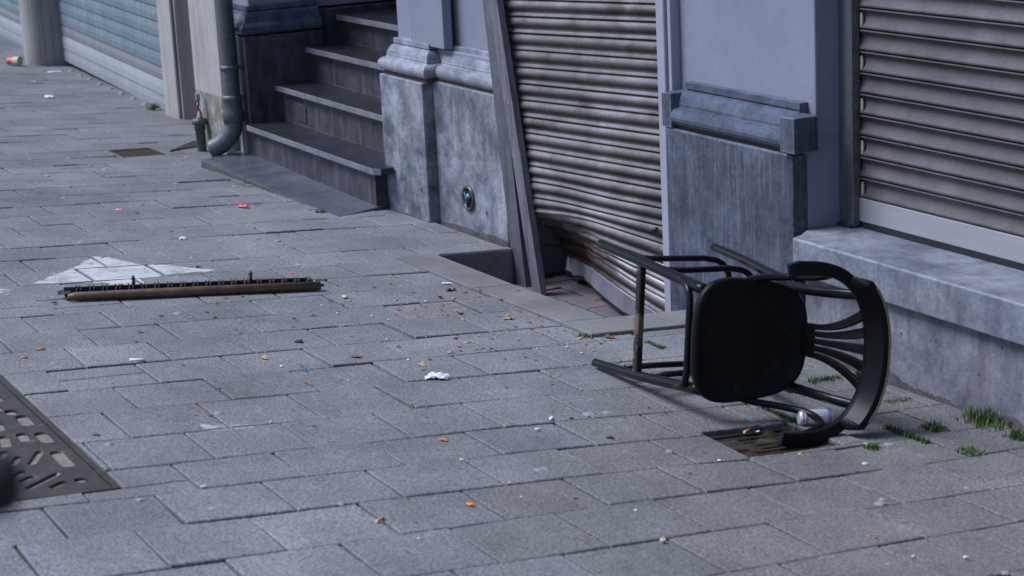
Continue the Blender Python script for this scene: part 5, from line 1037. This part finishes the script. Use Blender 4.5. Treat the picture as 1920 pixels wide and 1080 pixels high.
for k, (kind, x, y, s, rot, lab) in enumerate(LITTER):
    if kind == 'butt':
        e = empty('cigarette_butt', (x, y, gz(x, y) + .0045), lab, 'cigarette butt', 'cigarette butts on the pavement'); 
        ang = math.atan2(.889, .456) + (.55 if rot > 1 else 0) * 2.2 + (0 if rot < 1 else -.3)
        a = Vector((math.cos(ang), math.sin(ang), 0)) * s / 2; c = Vector((x, y, gz(x, y) + .0045))
        fr = .15 if k in (1, 2, 3) else 0
        m = MB(); m.tube([c - a * (1 - 2 * fr), c + a], .0042, 9); m.build('filter', M_OR, e)
        m = MB(); m.tube([c - a * (1.05 + (.35 if fr else .0)), c - a * (1 - 2 * fr)], .0040, 9); m.build('paper_end', M_WH if fr else M_TN, e)
    elif kind == 'paper':
        if 'rolled' in lab: m = MB(); m.tube([(-s / 2, 0, .005), (0, .001, .005), (s / 2, 0, .005)], .0052, 8)
        else: m = sheet(s, s * .3, k, s * .07)
        local_build(m, 'paper_scrap', M_CR if ('cream' in lab or 'yellow' in lab) else M_WH, x, y, lab, 'paper scrap', rot=math.atan2(.889, .456) + random.uniform(-.3, .3))
    elif kind == 'tissue':
        local_build(sheet(s, s * .55, k, s * .32), 'crumpled_tissue', M_WH, x, y, lab, 'tissue', rot=1.0 + random.uniform(-.2, .2))
    elif kind.startswith('scrap'):
        mt = {'red': M_RD, 'pink': M_PK, 'blue': M_BL, 'orange': M_CARR if 'bright' in lab else M_OR, 'black': M_BK}[kind.split('_')[1]]
        m = sheet(s, s * .55, k, s * .25) if mt in (M_RD, M_PK, M_BK, M_OR, M_CARR) else blob(s, .35, k)
        local_build(m, 'plastic_scrap' if mt in (M_RD, M_PK, M_BL, M_BK) else 'food_scrap', mt, x, y, lab, 'scrap', rot=1.0 + random.uniform(-.5, .5))
    elif kind == 'pebble':
        local_build(blob(s * .8, .5, k), 'pebble', M_CR if any(w_ in lab for w_ in ('cream', 'beige', 'golden', 'tan')) else M_WH, x, y, lab, 'pebble', rot=random.uniform(0, 3))
    else:
        mt = M_YE if 'yellow' in lab else (M_BR if 'brown' in lab else M_TN)
        local_build(leaf(s, k), 'dead_leaf', mt, x, y, lab, 'leaf', rot=random.uniform(0, 3))
# nameless crumbs: the same few kinds, thickest in front of the well
rr = random.Random(21)
KINDS = [('brown_crumb', M_BR, 'small brown crumb among the litter on the pavers', 140), ('reddish_crumb', M_RB, 'small rust red crumb among the litter on the pavers', 70),
         ('tan_crumb', M_TN, 'small tan crumb among the litter on the pavers', 60), ('yellow_crumb', M_YE, 'small yellow crumb among the litter on the pavers', 30),
         ('white_crumb', M_WH, 'small white crumb among the litter on the pavers', 45), ('black_crumb', M_BK, 'small black crumb among the litter on the pavers', 46)]
for nm, mt, lab, cnt in KINDS:
    protos = []
    for i in range(cnt):
        while True:
            if rr.random() < (.72 if nm not in ('white_crumb', 'black_crumb') else .45): x, y = (rr.gauss(-6.7, .42), rr.gauss(3.2, .2)) if rr.random() < .55 else (rr.gauss(-6.7, .85), rr.gauss(2.7, .4))
            else: x = rr.uniform(-12, -3.6); y = rr.uniform(1.0, 3.7)
            if y > 3.4 and not (-11 < x < -8.1 and y < 3.5) and not (-7.9 < x < -6.3 and y < 3.57): continue
            if y > .4 + .0 and not (x < -8 and y < 2.1 - (x + 8) * -.0 and x < -10.5): break
        s = rr.choice((rr.uniform(.006, .012), rr.uniform(.006, .013), rr.uniform(.012, .022))) * (1.25 if x < -9 else 1)
        if i < 4:
            m = blob(s, rr.uniform(.2, .45), rr.random(), sub=1) if (i == 0 or nm in ('white_crumb', 'yellow_crumb') and i < 2) else leaf(s * 1.5, i + len(nm))
            o = m.build(nm, mt); protos.append(o)
        else:
            o = protos[i % 4].copy(); COL.objects.link(o); sc_ = rr.uniform(.6, 1.2); o.scale = (sc_, sc_, sc_)
        o.location = (x, y, gz(x, y) + .0012); o.rotation_euler[2] = rr.uniform(0, 6)
        tag(o, lab, 'crumb', nm.replace('_', ' ') + 's scattered on the pavers')
GP = []
rr = random.Random(8)
more = [(rr.uniform(-13, -4), rr.uniform(1.1, 3.4)) for _ in range(22)]
for i, (x, y) in enumerate(GUM + more[:10]):
    if -8 < x < -6.2 and y > 3.38: continue
    r0_ = rr.uniform(.010, .022); m = MB(); n = 14
    vs = [(0, 0, .0028)] + [(r0_ * .7 * (1 + .2 * math.sin(k * 1.7 + i)) * math.cos(6.283 * k / n), r0_ * .7 * (1 + .2 * math.sin(k * 1.7 + i)) * math.sin(6.283 * k / n), .0026) for k in range(n)] + [(r0_ * (1 + .2 * math.sin(k * 1.7 + i)) * math.cos(6.283 * k / n), r0_ * (1 + .2 * math.sin(k * 1.7 + i)) * math.sin(6.283 * k / n), -.001) for k in range(n)]
    m.add(vs, [[0, 1 + k, 1 + (k + 1) % n] for k in range(n)] + [[1 + k, 1 + n + k, 1 + n + (k + 1) % n, 1 + (k + 1) % n] for k in range(n)], 0, True)
    local_build(m, 'gum_spot', M_GUM, x, y, 'flat grey white spot of trodden chewing gum on a paver', 'gum spot', 'chewing gum spots on the pavers', rot=rr.uniform(0, 6))
# cup and can
cu = empty('paper_cup', (-18.35, 4.2, gz(-18.35, 4.2)), 'red and white paper cup lying at the foot of the far round pillar', 'cup')
c = Vector((-18.35, 4.17, gz(-18.35, 4.17) + .044)); ax_ = Vector((.75, .66, 0)).normalized()
m = MB(); m.tube([c - ax_ * .07, c - ax_ * .01], [.034, .038], 18, cap=False); m.tube([c - ax_ * .01, c + ax_ * .05], [.038, .044], 18, cap=False, mi=1); m.build('cup_side', [M_RD, M_CR], cu, recalc=False)
m = MB(); m.tube([c + ax_ * .05, c + ax_ * .058], [.046, .046], 18, cap=False); m.tube([c + ax_ * .04, c + ax_ * .042], [.042, .042], 18); m.build('rim', M_CR, cu)
cn = empty('drinks_can', (-4.87, 3.46, gz(-4.87, 3.46)), 'silver drinks can with red and blue print lying behind the stool arm', 'can')
c = Vector((-4.875, 3.46, gz(-4.875, 3.46) + .026)); ax_ = Vector((.33, .94, -.04)).normalized()
m = MB(); m.tube([c - ax_ * .056, c - ax_ * .053, c - ax_ * .047, c + ax_ * .047, c + ax_ * .053], [.019, .021, .0245, .0245, .020], 24); m.build('body', M_CAN, cn)
m = MB(); m.tube([c - ax_ * .038, c - ax_ * .030], .0248, 24, cap=False); m.build('printed_band', M_CANR, cn, recalc=False)
m = MB(); m.tube([c - ax_ * .0465, c - ax_ * .042], .0247, 24, cap=False); m.tube([c + ax_ * .034, c + ax_ * .046], .0247, 24, cap=False); m.build('printed_band', M_CANB, cn, recalc=False)
pb = local_build(blob(.03, .7, 5), 'pebble', M_GUM, -4.80, 3.51, 'grey pebble peeping out behind the lower end of the crest rail', 'pebble')

# ---------------------------------------------------------------- weeds and moss
def tuft(x, y, wdt, h, kind, i):
    r_ = random.Random(i * 7 + 2); m = MB()
    n = int(70 + wdt * 900) if kind == 't' else int(wdt * 1900)
    for k in range(n):
        if kind == 't': ox, oy = max(-.42, min(.42, r_.gauss(0, .22))) * wdt, max(-.3, min(.3, r_.gauss(0, .16))) * wdt
        elif kind == 'h': ox, oy = r_.gauss(0, .014), r_.uniform(-wdt / 2, wdt / 2)
        else: ox, oy = r_.uniform(-wdt / 2, wdt / 2), r_.gauss(0, .007)
        hh = h * r_.uniform(.35, 1.1) * (1 - .6 * min(1, abs(ox) / (wdt * .5 + .001)) if kind == 't' else 1); a = r_.uniform(0, 6.28); ln = hh * r_.uniform(.1, .8); w2 = r_.uniform(.0012, .0026)
        bx, by = x + ox, y + oy; bz = gz(bx, by) - .004; ca, sa = math.cos(a), math.sin(a)
        p = [(bx - sa * w2, by + ca * w2, bz), (bx + sa * w2, by - ca * w2, bz), (bx + ca * ln * .4 + sa * w2 * .7, by + sa * ln * .4 - ca * w2 * .7, bz + hh * .6), (bx + ca * ln * .4 - sa * w2 * .7, by + sa * ln * .4 + ca * w2 * .7, bz + hh * .6), (bx + ca * ln, by + sa * ln, bz + hh)]
        m.add(p, [[0, 1, 2, 3], [3, 2, 4]], 1 if r_.random() < .28 else 0)
    return m
WL = ['green moss and grass strip along the right corner of the well kerb', 'thin grass strip in the joint behind the footrest', 'tall grass tuft at the foot of the wall under the sill', 'low grass tuft in the joint below the tall tuft', 'grass tuft at the right edge of the picture', 'small round grass tuft left of the tall one', 'line of moss in the joint right of the drain', 'small tuft with a tan pebble right of the drain', 'bright moss tuft at the right corner of the doorstep slab', 'grass tuft at the foot of the far pier', 'moss line in the joint above the drain grate', 'short moss strip under the seat behind the stool', 'tiny tuft beside the crest rail', 'tiny yellow green tuft at the kerb behind the stool seat', 'thin moss line in the joint near the wall', 'grass blades seen between the stool slats', 'tiny tuft at the front edge of the doorstep slab', 'faint moss line in the lower right joint']
for i, (x, y, wd_, h, k) in enumerate(WEEDS):
    if i == 2: y -= .03
    m = tuft(x, y, wd_, h, k, i); o = m.build('weed_tuft', [GRASS, DRY] if k != 'v' else [MOSS, GRASS], org=(x, y, gz(x, y)), recalc=False); tag(o, WL[i], 'weed', 'weeds in the joints')


# ---------------------------------------------------------------- unidentified dark shape close to the camera, left, built as rail and post
ba = empty('dark_edge_shape', (-1.228, .165, gz(-1.228, .165)), 'blurred unidentified black shape close to the camera at the left edge', 'barrier')
m = MB(); m.tube([(-1.228, .165, gz(-1.228, .165) - .05), (-1.228, .165, 1.206), (-1.228, .165, 1.23)], [.022, .022, .016], 14); m.build('post', RUBBER, ba)
m = MB(); m.tube([(-1.228, .165, 1.201), (-1.213, .240, 1.200), (-1.2115, .247, 1.1995), (-1.2108, .251, 1.1995)], [.019, .020, .017, .008], 14); m.build('rail', RUBBER, ba)
